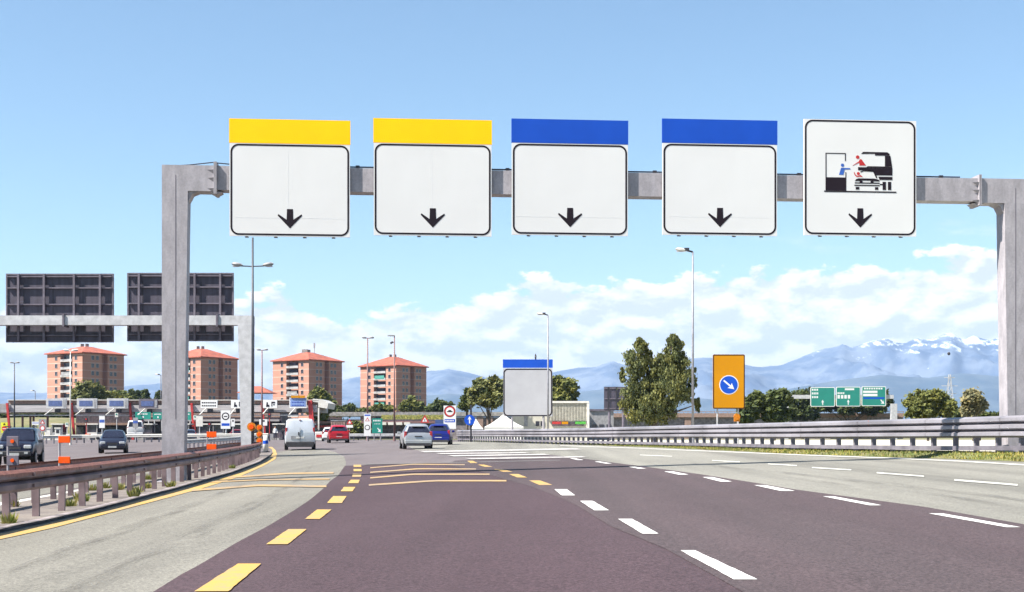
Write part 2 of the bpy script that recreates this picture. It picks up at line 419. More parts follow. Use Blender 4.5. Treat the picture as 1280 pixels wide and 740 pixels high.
# ------------------------------------------------------------------ ground, roads
FAR = 11500
def hill(x, y): return gz(x, y)
xs = [-9000, -5000, -2500, -1200, -600, -300, -180] + frange(-120, 60, 3) + [90, 150, 300, 600, 1200, 2500, 5000, 9000]
ys = [-60, -30, -12] + frange(-4, 160, 3) + [175, 200, 240, 300, 420, 700, 1200, 2500, 5000, 8000, FAR]
structure(grid_sheet('ground', xs, ys, lambda x, y: gz(x, y) if y > 0 else gz(x, 0), M['grass_far']))

# right verge: pixel edge where grass meets the paving
edge_px = [(1280, 578.2), (1188, 574.5), (1090, 571.6), (991, 568.0), (925, 564.6), (860, 561.6), (800, 559), (740, 556.8), (690, 555.3), (650, 554.0), (610, 552.7), (575, 551.6)]
edge_w = [G(*p) for p in edge_px]
e0 = edge_w[0]; e1 = edge_w[1]; dv = (e0 - e1).normalized()
EDGE = [(-10, e0.x + dv.x / dv.y * (-10 - e0.y))] if abs(dv.y) > 1e-6 else []
EDGE += [(w.y, w.x) for w in edge_w]
def edge_x(y): return interp(EDGE, y)
base_l = [(-5, -60), (60, -75), (130, -95), (215, -110)]
base_r = [(-5, edge_x(-5)), (20, edge_x(20))] + [(y, x) for y, x in EDGE if y > 20 and y < 205] + [(215, edge_x(215) - 2)]
strip_rows('toll_plaza_road', base_l, base_r, M['road_far'], .010, 90, 50, -5, 215)

# pale right carriageway
r_edge = [(y, x - .02) for y, x in base_r]
pale_l = [(640 + (1153 - 640) * 1.02, 0)]
bnd = [(1480, 700), (1280, 659), (1153, 636), (990, 613.5), (950, 606.5), (879, 595), (809, 585), (774, 580.5), (727, 574), (690, 569), (640, 565.8), (570, 564), (520, 563.0)]
pale_left = outline(bnd)
strip_rows('right_carriageway', [(-5, pale_left[0][1] + (pale_left[0][1] - pale_left[1][1]) / (pale_left[0][0] - pale_left[1][0]) * (-5 - pale_left[0][0]))] + pale_left + [(130, -11)], r_edge, M['road_light2'], .016, 110, 26, -5, 122)
# dark lanes (right one slightly worn), up to the seam
dark_l = outline([(150, 766), (197, 740), (223, 723), (249, 709), (295, 681), (335, 659.5), (367, 640), (387, 626.6), (404, 612), (413, 602), (423, 595), (427, 589), (431, 583)])
dark_m = outline([(1010, 790), (927, 740), (836, 689), (768, 661), (722, 633), (700, 623), (664, 609), (631, 600), (600, 590), (560, 582.5)])
dy1 = G(431, 583).y
def ext(o, y):  # extend an outline towards the camera
    (ya, xa), (yb, xb) = o[0], o[1]
    return [(y, xa + (xb - xa) / (yb - ya) * (y - ya))] + o
strip_rows('middle_lane', ext(dark_l, 1.5), ext(dark_m, 1.5), M['road_dark'], .021, 70, 12, 1.5, dy1)
dr = [(y, x + .03) for y, x in [(1.5, interp(ext(pale_left, 1.5), 1.5))] + pale_left]
strip_rows('right_lane', [(y, x - .03) for y, x in ext(dark_m, 1.5)], dr, M['road_dark2'], .0255, 80, 14, 1.5, G(700, 573).y)
# pale left lane
lp_r = outline([(150, 766), (197, 740), (223, 723), (249, 709), (295, 681), (335, 659.5), (367, 640), (387, 626.6), (404, 612), (413, 602), (423, 595), (427, 589), (431, 583), (431, 577), (429, 571), (417, 565), (398, 561)])
lp_r = [(y, x + .04) for y, x in lp_r]
kerb_px = [(0, 669.3), (33, 661.5), (65, 654.5), (98, 646.5), (131, 638.6), (164, 629.5), (197, 620.5), (223, 613.5), (249, 606), (272, 599), (295, 592), (313, 585), (328, 578.5), (338, 572), (343, 567)]
K = [G(*p) for p in kerb_px]
k0 = K[0]; kd = (K[0] - K[2]).normalized()
KW = [Vector((k0.x + kd.x / kd.y * (yy - k0.y), yy, 0)) for yy in (1.5, 7, 13)] + K
lp_l = [(p.y, p.x - .3) for p in KW] + [(G(398, 561).y + 3, KW[-1].x - 1.0)]
strip_rows('left_lane', lp_l, ext(lp_r, 1.5), M['road_light'], .016, 80, 12, 1.5, G(398, 561).y)
# opposite carriageway: pale strip left of the island
strip_rows('opposite_carriageway', [(-5, -30), (40, -34), (62, -38)], [(-5, -8), (20, -9), (62, -13.5)], M['road_light'], .016, 40, 14, -5, 62)

# painted lines -------------------------------------------------
mk = MB()
yt = [(0, 669.6), (66, 655), (131, 639), (197, 621), (249, 606.6), (295, 592.6), (328, 579.2), (340, 570.5), (342, 563.5), (335, 559)]
yb = [(0, 676.5), (66, 662), (131, 644.5), (197, 627), (249, 612.8), (295, 598.5), (328, 584), (345, 574), (347, 565.5), (340, 559)]
line_strip(mk, yt, yb, .024, 60)
line_strip(mk, [(-160, 703), (0, 669.6)], [(-160, 711), (0, 676.5)], .024, 10)
structure(mk.build('road_marking_yellow_edge', M['yellow']))
mk = MB()
for q in [((442, 582), (451.5, 582), (451.5, 584.7), (442, 584.7)), ((442, 587.4), (452, 587.4), (452, 590.2), (442, 590.2)),
          ((441, 593.6), (452, 593.6), (451, 597.4), (440, 597.4)), ((438.5, 601.2), (449.6, 601.2), (448, 605.6), (435, 605.6)),
          ((430, 610.4), (444.5, 610.4), (440.3, 616), (425.5, 616)), ((416.3, 622.1), (433.4, 622.1), (427.3, 631), (408.7, 631)),
          ((396.3, 639.3), (414.5, 639.3), (399.8, 651.4), (381.2, 651.4)), ((360.5, 664.4), (383.5, 664.4), (359.5, 683.7), (332.4, 683.7)),
          ((297, 708.6), (326.5, 708.6), (285, 744), (243, 744))]:
    line_strip(mk, [q[0], q[3]], [q[1], q[2]], .030, 16, jit=.0025)
for q in [((584, 577), (591, 577), (597, 579.8), (588, 579.8)), ((597, 581.9), (605, 581.9), (616, 584.8), (606, 584.8)),
          ((617, 587.8), (628, 587.8), (641, 591.2), (629, 591.2)), ((636, 594), (648, 594), (659, 598.4), (646.5, 598.4)), ((661.4, 602.2), (675, 602.2), (690.5, 608), (674, 608))]:
    line_strip(mk, [q[0], q[3]], [q[1], q[2]], .030, 16, jit=.0025)
structure(mk.build('road_marking_yellow_dashes', M['yellow']))
mk = MB()
for a, b, c, w in [((461, 607), (543, 601.4), (633, 601.6), 2.0), ((462.7, 598), (516, 593.2), (612, 593.4), 1.7), ((462.7, 591), (523, 586.4), (595, 586.8), 1.5), ((462.7, 585.3), (516, 580.8), (581, 581.4), 1.2)]:
    line_strip(mk, [a, b, c], [(a[0], a[1] + w), (b[0], b[1] + w), (c[0], c[1] + w)], .030, 16)
for a, b, c, w in [((239.5, 613.4), (321.5, 607), (408, 608.4), 2.4), ((285, 597), (361, 592), (417, 591.2), 2.0), ((262, 603.2), (330, 600.2), (412, 599.4), 1.5)]:
    line_strip(mk, [a, b, c], [(a[0], a[1] + w), (b[0], b[1] + w), (c[0], c[1] + w)], .030, 16)
structure(mk.build('road_marking_chevrons', M['yellow2']))
mk = MB()
for q in [((693, 613.5), (708.5, 613.5), (718.6, 621.3), (702.3, 621.3)), ((725, 628.5), (741, 628.5), (761, 640.5), (743, 640.5)),
          ((772.5, 651.6), (790, 651.6), (823, 670.4), (803, 670.4)), ((850.5, 691.8), (868.5, 691.8), (947, 729.2), (917.5, 729.2)),
          ((786, 584.8), (794, 584.8), (808, 587.1), (798, 587.1)), ((830, 590.8), (841, 590.8), (861, 594.8), (848, 594.8)),
          ((878, 598), (890, 598), (915, 603.8), (900, 603.8)), ((942.5, 608.4), (956, 608.4), (994, 615.8), (976, 615.8)),
          ((1028.5, 622.8), (1042, 622.8), (1102, 634.3), (1087, 634.3)), ((1161, 644.8), (1178, 644.8), (1275.5, 662.5), (1258, 662.5)),
          ((743, 578), (749, 578), (765, 580.6), (757, 580.6)), ((712, 573.8), (718, 573.8), (730, 576), (722, 576))]:
    line_strip(mk, [q[0], q[3]], [q[1], q[2]], .030, 16, jit=.0025)
structure(mk.build('road_marking_white_dashes', M['white']))
mk = MB()
for a, b, w in [((1015, 585), (1064, 588), 1.5), ((1096, 591.5), (1155, 596), 1.8), ((1193, 600.5), (1272, 607), 2.2), ((890, 576), (925, 578), 1.2), ((800, 569), (840, 570.8), 1.0), ((960, 580.5), (996, 582.6), 1.2)]:
    line_strip(mk, [a, b], [(a[0], a[1] + w), (b[0], b[1] + w)], .026, 4)
line_strip(mk, [(1290, 582.2), (1198, 576.9), (1108, 573.0), (1017, 569.6), (900, 564.8), (800, 560.6), (700, 557.2)], [(1290, 583.8), (1198, 578.3), (1108, 574.2), (1017, 570.7), (900, 565.8), (800, 561.4), (700, 557.9)], .026, 40)
line_strip(mk, [(-40, 634), (20, 627), (110, 611)], [(-40, 639), (20, 631), (110, 614)], .026, 10)
structure(mk.build('road_marking_faded_white', M['white2']))
mk = MB()
for a, b, w in [((523, 564.4), (720, 561), 1.8), ((544, 567.2), (655, 566.2), 1.3), ((559, 570.0), (680, 568.2), 1.4), ((581, 573.8), (727, 571.4), 1.4)]:
    line_strip(mk, [a, b], [(a[0] + 8, a[1] + w), (b[0] + 8, b[1] + w)], .034, 8)
structure(mk.build('road_marking_worn_white', paint_mat('worn_white_paint', (.42, .41, .39), (.16, .14, .15), 1.0)))
# tar seams
mk = MB()
for a, b, w in [((345, 569.6), (424, 568.4), .9), ((455, 581.2), (700, 575.8), .6)]:
    line_strip(mk, [a, b], [(a[0], a[1] + w), (b[0], b[1] + w)], .028, 12)
structure(mk.build('road_seams', mat('tar', (.15, .145, .14), .8)))

# rubbed-in tyre marks
tm = bpy.data.materials.new('tyre_rubber_marks'); tm.use_nodes = True; t = NT(tm.node_tree); b = t.n['Principled BSDF']; b.inputs['Base Color'].default_value = (.045, .04, .042, 1); b.inputs['Roughness'].default_value = .85
g = t.node('ShaderNodeNewGeometry'); al = t.ramp(t.noise(t.mapping(g.outputs['Position'], scale=(5, .35, 1)), scale=1.0, detail=6, rough=.7), .42, .75, 0, .42); t.l.new(al, b.inputs['Alpha'])
mk = MB()
for pl, w0, w1 in [([(60, 748), (184, 692), (262, 655), (328, 622), (372, 600), (392, 580)], 20, 3), ([(10, 716), (110, 676), (215, 640), (290, 610), (340, 590)], 12, 2.5),
                   ([(860, 579.5), (980, 591.5), (1120, 606.5), (1280, 626)], 1.5, 4), ([(1040, 585), (1132, 592.5), (1280, 605)], 1, 2.2), ([(1000, 600), (1140, 616), (1280, 634)], 2, 4)]:
    n_ = len(pl); line_strip(mk, [(x, y) for x, y in pl], [(x, y + w0 + (w1 - w0) * i / (n_ - 1)) for i, (x, y) in enumerate(pl)], .034, 30)
structure(mk.build('road_tyre_marks', tm))
# right verge and what lies beyond the barrier --------------------
BAR = [(34.0, 1280, 519, 567), (37.8, 1188, 522.2, 566.5), (47.5, 991, 527.8, 563), (61.5, 860, 531.5, 559), (79.5, 740, 535, 555.4), (99, 650, 536.6, 553), (128, 572, 537.8, 550.8)]
def bar_pt(i):
    d, px, pt, pb = BAR[i]; a = P(px, pt, d); b = P(px, pb, d); return a.x, d, b.z, a.z
bw = [bar_pt(i) for i in range(len(BAR))]
sx_ = (bw[0][0] - bw[1][0]) / (bw[0][1] - bw[1][1])
bw = [(bw[0][0] + sx_ * (6 - bw[0][1]), 6, .60, 1.55), (bw[0][0] + sx_ * (24 - bw[0][1]), 24, .70, 1.66)] + bw
def barx(y): return interp([(b[1], b[0]) for b in bw], y)
def barz(y): return interp([(b[1], b[2]) for b in bw], y)
mb = MB()
vy = frange(-5, 60, 1.0) + frange(61.5, 130, 1.5)
cols_ = 11
for y in vy:
    ex = edge_x(y); bx = barx(y)
    if bx < ex + .35: bx = ex + .35
    for i in range(cols_):
        t = i / (cols_ - 1) * 1.9
        x = ex + (bx - ex) * t
        zz = gz(ex, y) + .02 + (barz(y) - .02 - gz(ex, y) + .0) * sstep(min(1, t))
        zz += random.uniform(-.012, .02) * (1 if t > .15 else 0)
        mb.v.append((x, y, zz))
n = cols_
mb.f = [(j * n + i, j * n + i + 1, (j + 1) * n + i + 1, (j + 1) * n + i) for j in range(len(vy) - 1) for i in range(n - 1)]; mb.mi = [0] * len(mb.f)
structure(mb.build('grass_verge', M['grass'], smooth=True))
# grass tufts along the verge
mb = MB()
for k in range(26000):
    y = 20 + 95 * random.random() ** 1.6; ex = edge_x(y); bx = barx(y)
    t = random.uniform(.1, 1.25); x = ex + (max(bx, ex + .35) - ex) * t
    zz = gz(ex, y) + .02 + (barz(y) - .02 - gz(ex, y)) * sstep(min(1, t)) - .01
    h = random.uniform(.025, .085) * (1.3 if random.random() < .2 else 1); a = random.uniform(0, pi); w = random.uniform(.01, .03)
    dx, dyy = cos(a) * w, sin(a) * w; lx, ly = random.uniform(-.04, .04), random.uniform(-.04, .04)
    mb.add([(x - dx, y - dyy, zz), (x + dx, y + dyy, zz), (x + lx, y + ly, zz + h)], [(0, 1, 2)])
gl = leaf_mat('grass_blades', (.075, .125, .022), (.26, .235, .10))
tag(mb.build('roadside_grass', gl), 'low green and straw-coloured grass under the right crash barrier', 'grass', kind='stuff')
# service road beyond the barrier
sv = MB(); 
for j, y in enumerate(frange(-5, 190, 5)):
    x0 = barx(y) + 1.6
    for i in range(8): sv.v.append((x0 + (70 - x0 + y * .5) * (i / 7) ** 2, y, .785))
sv.f = [(j * 8 + i, j * 8 + i + 1, (j + 1) * 8 + i + 1, (j + 1) * 8 + i) for j in range(39) for i in range(7)]; sv.mi = [0] * len(sv.f)
structure(sv.build('service_road', road_mat('pale_concrete_paving', (.55, .54, .48), (.66, .65, .58), grain=.2, track=.05, cracks=False)))
sv = MB(); sv.add([(-9, 190, .79), (165, 190, .79), (500, 700, .79), (-300, 700, .79)], [(0, 1, 2, 3)])
structure(sv.build('field', M['grass_far']))

# ------------------------------------------------------------------ path sweep for rails
def path_normals(pts):
    ns = []
    for i in range(len(pts)):
        a = pts[max(0, i - 1)]; b = pts[min(len(pts) - 1, i + 1)]
        t = (Vector((b[0] - a[0], b[1] - a[1], 0))).normalized(); ns.append(Vector((t.y, -t.x, 0)))
    return ns
def resample(pts, step):
    out = [Vector(pts[0])]; acc = 0
    for a, b in zip(pts, pts[1:]):
        a = Vector(a); b = Vector(b); L = (b - a).length
        if L < 1e-6: continue
        s_ = step - acc
        while s_ <= L: out.append(a + (b - a) * (s_ / L)); s_ += step
        acc = L - (s_ - step)
    return out
def sweep(mb, pts, prof, side=1):
    """prof: closed list of (offset to the right of travel, z)"""
    ns = path_normals(pts); m_ = len(prof); o = len(mb.v)
    if mb.uv is None: mb.uv = [(0, 0)] * o
    zmin = min(p[1] for p in prof); zmax = max(p[1] for p in prof)
    vs_ = []
    for p, nn in zip(pts, ns):
        for a, b in prof: vs_.append((p[0] + nn.x * a * side, p[1] + nn.y * a * side, p[2] + b)); mb.uv.append((0, (b - zmin) / (zmax - zmin)))
    fs = []
    for i in range(len(pts) - 1):
        for j in range(m_):
            k = (j + 1) % m_; fs.append((i * m_ + j, i * m_ + k, (i + 1) * m_ + k, (i + 1) * m_ + j))
    fs += [tuple(range(m_ - 1, -1, -1)), tuple((len(pts) - 1) * m_ + j for j in range(m_))]
    mb.add(vs_, fs)
def wbeam(z0, n=2, h=.31, d=.085, th=.006):
    """corrugated profile with n ridges, bottom at z0"""
    pts = [(0.02, 0)]
    s_ = h / n if n else h
    for k in range(n):
        b = k * s_; pts += [(.035, b + .06 * s_), (d, b + .28 * s_), (d, b + .72 * s_), (.035, b + .94 * s_)]
        if k < n - 1: pts += [(0.0, b + s_)]
    pts += [(.02, h)]
    pts = [(a, z0 + b) for a, b in pts]
    return pts + [(a - th, b) for a, b in reversed(pts)]

# ---- left median island and its guardrail
isl_r = KW
nose_c = KW[-1] + Vector((-1.1, 1.5, 0))
ISW = 2.3
mbk = MB(); kt = MB(); 
ns = path_normals([(p.x, p.y) for p in isl_r])
right_pts = [Vector((p.x, p.y, gz(p.x, p.y))) for p in isl_r]
last = right_pts[-1]; tdir = (right_pts[-1] - right_pts[-3]).normalized(); lft = Vector((-tdir.y, tdir.x, 0))
nose = []
for k in range(1, 8):
    a = pi * k / 8; c = last + lft * (ISW / 2)
    q = c - lft * (ISW / 2) * cos(a) + Vector((tdir.x, tdir.y, 0)).normalized() * (ISW / 2) * sin(a) * 2.0
    nose.append(Vector((q.x, q.y, gz(q.x, q.y))))
left_pts = []
for p, nn in zip(isl_r, ns):
    q = Vector((p.x - nn.x * ISW, p.y - nn.y * ISW, 0)); q.z = gz(q.x, q.y); left_pts.append(q)
loop = right_pts + nose + left_pts[::-1]
dense = resample([tuple(p) for p in loop], 1.0)
for p in dense: p.z = gz(p.x, p.y)
sweep(mbk, [tuple(p) for p in dense], [(-.16, -.05), (-.16, .04), (-.175, .05), (-.28, .05), (-.28, -.05)])
mbk.uv = None
tag(structure(mbk.build('island_kerb', M['kerb'])))
# soil between the kerbs
mb = MB(); so = []
for i, p in enumerate(isl_r):
    for j in range(7):
        a = right_pts[i] * (1 - j / 6) + left_pts[i] * (j / 6)
        q = Vector((a.x - ns[i].x * (.1 * (1 - j / 3)), a.y, gz(a.x, a.y) + .045 + random.uniform(0, .012))); so.append(q)
nr = len(isl_r); mb.add(so, [(i * 7 + j, (i + 1) * 7 + j, (i + 1) * 7 + j + 1, i * 7 + j + 1) for i in range(nr - 1) for j in range(6)])
tipv = [right_pts[-1] + Vector((-.1, 0, .05))] + [p + Vector((0, 0, .05)) for p in nose] + [left_pts[-1] + Vector((.1, 0, .05))]
mb.add(tipv, [tuple(range(len(tipv)))])
structure(mb.build('median_island', M['dirt']))
# guardrail path: front, nose, back
rail_in = .46
def shift(pts, d):
    nn = path_normals([(p.x, p.y) for p in pts]); return [Vector((p.x - a.x * d, p.y - a.y * d, 0)) for p, a in zip(pts, nn)]
fr = shift(isl_r[:-1], rail_in); bk = shift(isl_r[:-1], ISW - rail_in)
e = fr[-1]; t2 = (fr[-1] - fr[-2]).normalized(); l2 = (bk[-1] - fr[-1]); ctr = (fr[-1] + bk[-1]) / 2
arc = [ctr - l2 / 2 * cos(pi * k / 6) + t2 * .9 * sin(pi * k / 6) for k in range(1, 6)]
gp = fr + arc + bk[::-1]
gpd = resample([tuple(p) for p in gp], .665)
for p in gpd: p.z = gz(p.x, p.y) + .06
rail = thing('crash_barrier', 'rusty two-sided crash barrier running along the left median island to its rounded nose', 'guardrail', (0, 0, 0))
mbR = MB(); sweep(mbR, [tuple(p) for p in gpd], wbeam(.40, 2, .31))
# sigma posts
nn = path_normals([tuple(p) for p in gpd])
pm = MB(); pm.box((0, 0, .26), (.10, .06, .86)); pm.box((.045, 0, .62), (.03, .05, .16)); pm.uv = [(0, .2)] * len(pm.v)
first = None; k = 0
idx = [i for i in range(0, len(gpd), 2) if gpd[i].y > 12]
idx = sorted(idx, key=lambda i: gpd[i].y)[:98]
for i in idx:
    p = gpd[i]; a = atan2(nn[i].y, nn[i].x); loc = (p.x - nn[i].x * .07, p.y - nn[i].y * .07, p.z - .1)
    if first is None: first = pm.build('post', M['rusty_post'], rail); first.location = loc; first.rotation_euler = (0, 0, a)
    else: inst(first, 'post', rail, loc, (random.uniform(-.02, .02), random.uniform(-.02, .02), a))
# joint bolts
bm_ = mbR; nR = len(mbR.v)
for i in range(3, len(gpd), 6):
    p = gpd[i]
    for s_ in (.47, .63):
        q = Vector((p.x + nn[i].x * .09, p.y + nn[i].y * .09, p.z + s_)); bm_.box(q, (.05, .05, .05), atan2(nn[i].y, nn[i].x))
mbR.uv += [(0, 0)] * (len(mbR.v) - nR); mbR.mi = [0] * len(mbR.mi); mbR.build('rail', M['rusty'], rail)
# weeds on the island
mb = MB()
for k in range(26):
    t = random.random(); y = 17 + 45 * t * t; i = min(range(len(fr)), key=lambda q: abs(fr[q].y - y)); c = fr[i] + (bk[i] - fr[i]) * random.random()
    c = Vector((c.x, y + random.uniform(-.5, .5), gz(c.x, y) + .05))
    xq = interp([(p.y, p.x) for p in KW], c.y) - random.uniform(.25, 2.0); c.x = xq; c.z = gz(c.x, c.y) + .05
    for b_ in range(60):
        a = random.uniform(0, 2 * pi); r_ = random.uniform(.02, .16); h = random.uniform(.04, .17)
        q = c + Vector((cos(a) * r_ * .5, sin(a) * r_ * .5, 0)); t_ = c + Vector((cos(a) * r_, sin(a) * r_, h))
        mb.add([q + Vector((-.02, 0, 0)), q + Vector((.02, 0, 0)), t_], [(0, 1, 2)])
tag(mb.build('island_weeds', gl), 'small weeds growing among the posts of the median barrier', 'weeds', kind='stuff')

# ---- right triple-wave barrier
rb = thing('crash_barrier', 'long silver triple-wave crash barrier along the right grass verge', 'guardrail', (0, 0, 0))
bp = resample([(b[0], b[1], b[2]) for b in bw if b[1] >= 24] , .8)
top_h = lambda y: interp([(b[1], b[3] - b[2]) for b in bw], y)
mb = MB()
prof = wbeam(0, 3, .56, .15)
nb = path_normals([tuple(p) for p in bp])
mb.uv = []
for p, q in zip(bp, nb):
    H_ = top_h(p.y)
    for a, b in prof: mb.v.append((p.x - q.x * a, p.y - q.y * a, p.z + (H_ - .56) + b)); mb.uv.append((0, b / .56))
m_ = len(prof); mb.f = [(i * m_ + j, (i + 1) * m_ + j, (i + 1) * m_ + (j + 1) % m_, i * m_ + (j + 1) % m_) for i in range(len(bp) - 1) for j in range(m_)]; mb.mi = [0] * len(mb.f)
mbB = mb
mb = MB(); sweep(mb, [tuple(p) for p in bp], [(.0, .08), (-.07, .08), (-.07, .20), (.0, .20)]); mb.build('lower_rail', M['rail_low'], rb)
pp = resample([(b[0], b[1], b[2]) for b in bw if b[1] >= 24], 1.15)
pn = path_normals([tuple(p) for p in pp]); first = None
for i in range(0, min(len(pp), 100)):
    p = pp[i]; H_ = top_h(p.y); q = pn[i]; a = atan2(q.y, q.x)
    if first is None:
        pm = MB(); pm.box((.07, 0, .44), (.13, .09, .98)); first = pm.build('post', M['rail_low'], rb); first.location = (p.x, p.y, p.z - .04); first.rotation_euler = (0, 0, a)
    else: inst(first, 'post', rb, (p.x, p.y, p.z - .04), (0, 0, a), (1, 1, H_ / .98))
bm_ = mbB; nR = len(mbB.v)
for i in range(0, len(bp), 3):
    p = bp[i]; q = nb[i]; H_ = top_h(p.y)
    for s_ in (.38, .19): bm_.box((p.x - q.x * .02, p.y - q.y * .02, p.z + H_ - s_ + .0), (.05, .05, .04), atan2(q.y, q.x), 1)
for i in range(4, len(bp) - 1, 5):
    p = bp[i]; q = nb[i]; H_ = top_h(p.y); o_ = len(mbB.v); tt_ = Vector((-q.y, q.x, 0))
    for e_ in (-.16, .16):
        for a, b in prof: mbB.v.append((p.x - q.x * (a + .012) + tt_.x * e_, p.y - q.y * (a + .012) + tt_.y * e_, p.z + (H_ - .56) + b))
    k_ = len(prof) // 2
    mbB.f += [(o_ + j, o_ + m_ + j, o_ + m_ + j + 1, o_ + j + 1) for j in range(k_ - 1)]; mbB.mi += [0] * (k_ - 1)
mbB.uv += [(0, 0)] * (len(mbB.v) - nR); mbB.build('rail', [M['rail'], M['dark']], rb)
def reflector(px, py, d, label):
    p = P(px, py, d); t = thing('barrier_reflector', label, 'reflector', p)
    mb = MB(); mb.box((0, -.12, .0), (.09, .02, .13)); mb.build('reflector_plate', M['orange'], t); mb = MB(); mb.box((0, -.06, -.03), (.02, .12, .03)); mb.build('bracket', M['steel'], t)
reflector(1085.5, 528.8, 42.2, 'small orange reflector on the right crash barrier below the green signs')
# ---- distant barriers
def far_barrier(pts, label, m, posts_n, h=.75, dist_step=2.0, post_m=None):
    t = thing('crash_barrier', label, 'guardrail')
    w = resample([tuple(p) for p in pts], .8)
    mb = MB(); sweep(mb, [tuple(p) for p in w], wbeam(h - .31, 2, .31)); mb.build('rail', m, t)
    pq = resample([tuple(p) for p in pts], dist_step); f_ = None
    for p in pq[:posts_n]:
        if f_ is None: pm = MB(); pm.box((0, .08, h / 2 - .03), (.12, .1, h)); f_ = pm.build('post', post_m or M['rail_low'], t); f_.location = p
        else: inst(f_, 'post', t, p)
def gp_(px, py, dz=0): q = G(px, py); q.z += dz; return q
def D(px, d, dz=0): x = (px - CX) / F * d; return Vector((x, d, gz(x, d) + dz))
far_barrier([D(48, 128), D(100, 130), D(210, 131), D(340, 132)], 'pale barrier across the far side of the left lanes, behind the dark hatchback', M['booth_white'], 60, .80, .7)
far_barrier([D(225, 92), D(262, 98), D(296, 106), D(320, 118)], 'short pale barrier between the two gantry posts, behind the rusty barrier', M['booth_white'], 40, .76, .9)
far_barrier([D(425, 150), D(460, 150), D(505, 150), D(560, 146)], 'light barrier behind the red car, in front of the small green sign', M['steel_light'], 40, .8, 1.5)

# ------------------------------------------------------------------ main gantry
GA = atan2(.085, 1)
def gy(x): return 34.3 + .085 * (x + 8.46)
def gpx(px): u = (px - CX) / F; y = (34.3 + .085 * 8.46) / (1 - .085 * u); return Vector((u * y, y, 0))
LP = gpx(220.5); RP = gpx(1265)
gan = thing('overhead_gantry', 'large galvanised steel portal gantry spanning the road and carrying the five lane signs', 'gantry', (LP.x, LP.y, gz(LP.x, LP.y)), GA)
g0 = gan.location.z
zt = EYE + (HZ - 208.5) / F * LP.y - g0; zb = EYE + (HZ - 240.5) / F * LP.y - g0
Lg = (Vector((RP.x, RP.y)) - Vector((LP.x, LP.y))).length
def post_mesh(sgn, base):
    # tapered box column; the inner edge leans in
    wt_, wb_, dp = .64, .54, .50
    mb = MB(); out = -sgn * wt_ / 2
    vs_ = []
    for z_, w in ((base, wb_), (zb, wt_)):
        a, b = sorted((out, out + sgn * w))
        vs_ += [(a, -dp / 2, z_), (b, -dp / 2, z_), (b, dp / 2, z_), (a, dp / 2, z_)]
    mb.add(vs_, [(0, 1, 5, 4), (1, 2, 6, 5), (2, 3, 7, 6), (3, 0, 4, 7), (4, 5, 6, 7), (3, 2, 1, 0)])
    return mb
p_ = post_mesh(1, 0).build('post', M['steel'], gan); p_.location = (0, 0, 0)
zr = .76 - g0
p2 = post_mesh(-1, zr).build('post', M['steel'], gan); p2.location = (Lg, 0, 0)
for x0, zz in ((0, 0), (Lg, zr)):
    b_ = MB(); b_.box((x0, 0, zz + .02), (.95, .85, .05)); b_.build('base_plate', M['steel'], gan)
for x0, dxs in ((0, 1), (Lg, -1)):
    # weld seam strip down the face of the column
    b_ = MB(); b_.box((x0 + dxs * .02, -.252, (zb + 2) / 2), (.012, .006, zb - 1.2)); b_.build('weld_seam', M['sign_frame'], gan)
# beam: stub sections with flanges and the middle span, slightly thinner
st = .98
b_ = MB(); b_.box(((st - .32) / 2, 0, (zt + zb) / 2), (st + .32, .5, zt - zb)); b_.build('beam_corner', M['steel'], gan)
b_ = MB(); b_.box((Lg - (st - .32) / 2, 0, (zt + zb) / 2), (st + .32, .5, zt - zb)); b_.build('beam_corner', M['steel'], gan)
b_ = MB(); b_.box((Lg / 2, 0, (zt + zb) / 2 + .02), (Lg - 2 * st - .08, .46, zt - zb - .04)); b_.build('beam', M['steel'], gan)
for x0, s_ in ((st + .02, 1), (Lg - st - .02, -1)):
    b_ = MB()
    b_.box((x0 - .02, 0, (zt + zb) / 2 + .01), (.03, .62, zt - zb + .16)); b_.box((x0 + .02, 0, (zt + zb) / 2 + .01), (.03, .62, zt - zb + .16))
    for zz in (zt - .16, zt - .36, zb + .02):
        b_.add([(x0 - .035, -.25, zz + .05), (x0 - .035, -.25, zz - .05), (x0 - .2 , -.25, zz + .05), (x0 - .035, -.31, zz + .05)], [(0, 1, 2), (0, 3, 1), (0, 2, 3), (1, 3, 2)])
    b_.flat([(x0 - .16, zb - .001), (x0, zb - .09), (x0 + .16, zb - .001)], -.2, .2)
    b_.build('flange_joint', M['steel'], gan)
for x0, s_ in ((.32, 1), (Lg - .32, -1)):
    b_ = MB(); b_.flat([(x0, zb), (x0 + s_ * .26, zb), (x0 + s_ * .10, zb - .07), (x0, zb - .26)][::s_], -.2, .2); b_.build('gusset', M['steel'], gan)
# conduit along the top with clips
b_ = MB(); b_.tube((st + .6, -.12, zt + .045), (Lg - st - .5, -.12, zt + .045), .018, n=8)
b_.tube((.35, -.12, zt + .03), (.9, -.12, zt + .10), .014, n=6); b_.tube((.9, -.12, zt + .10), (st + .6, -.12, zt + .045), .014, n=6); b_.tube((.1, -.12, zt + .01), (.35, -.12, zt + .03), .014, n=6)
for k in range(15): b_.box((2 + k * (Lg - 4) / 14, -.12, zt + .05), (.10, .08, .06))
b_.build('conduit', M['dark'], gan)

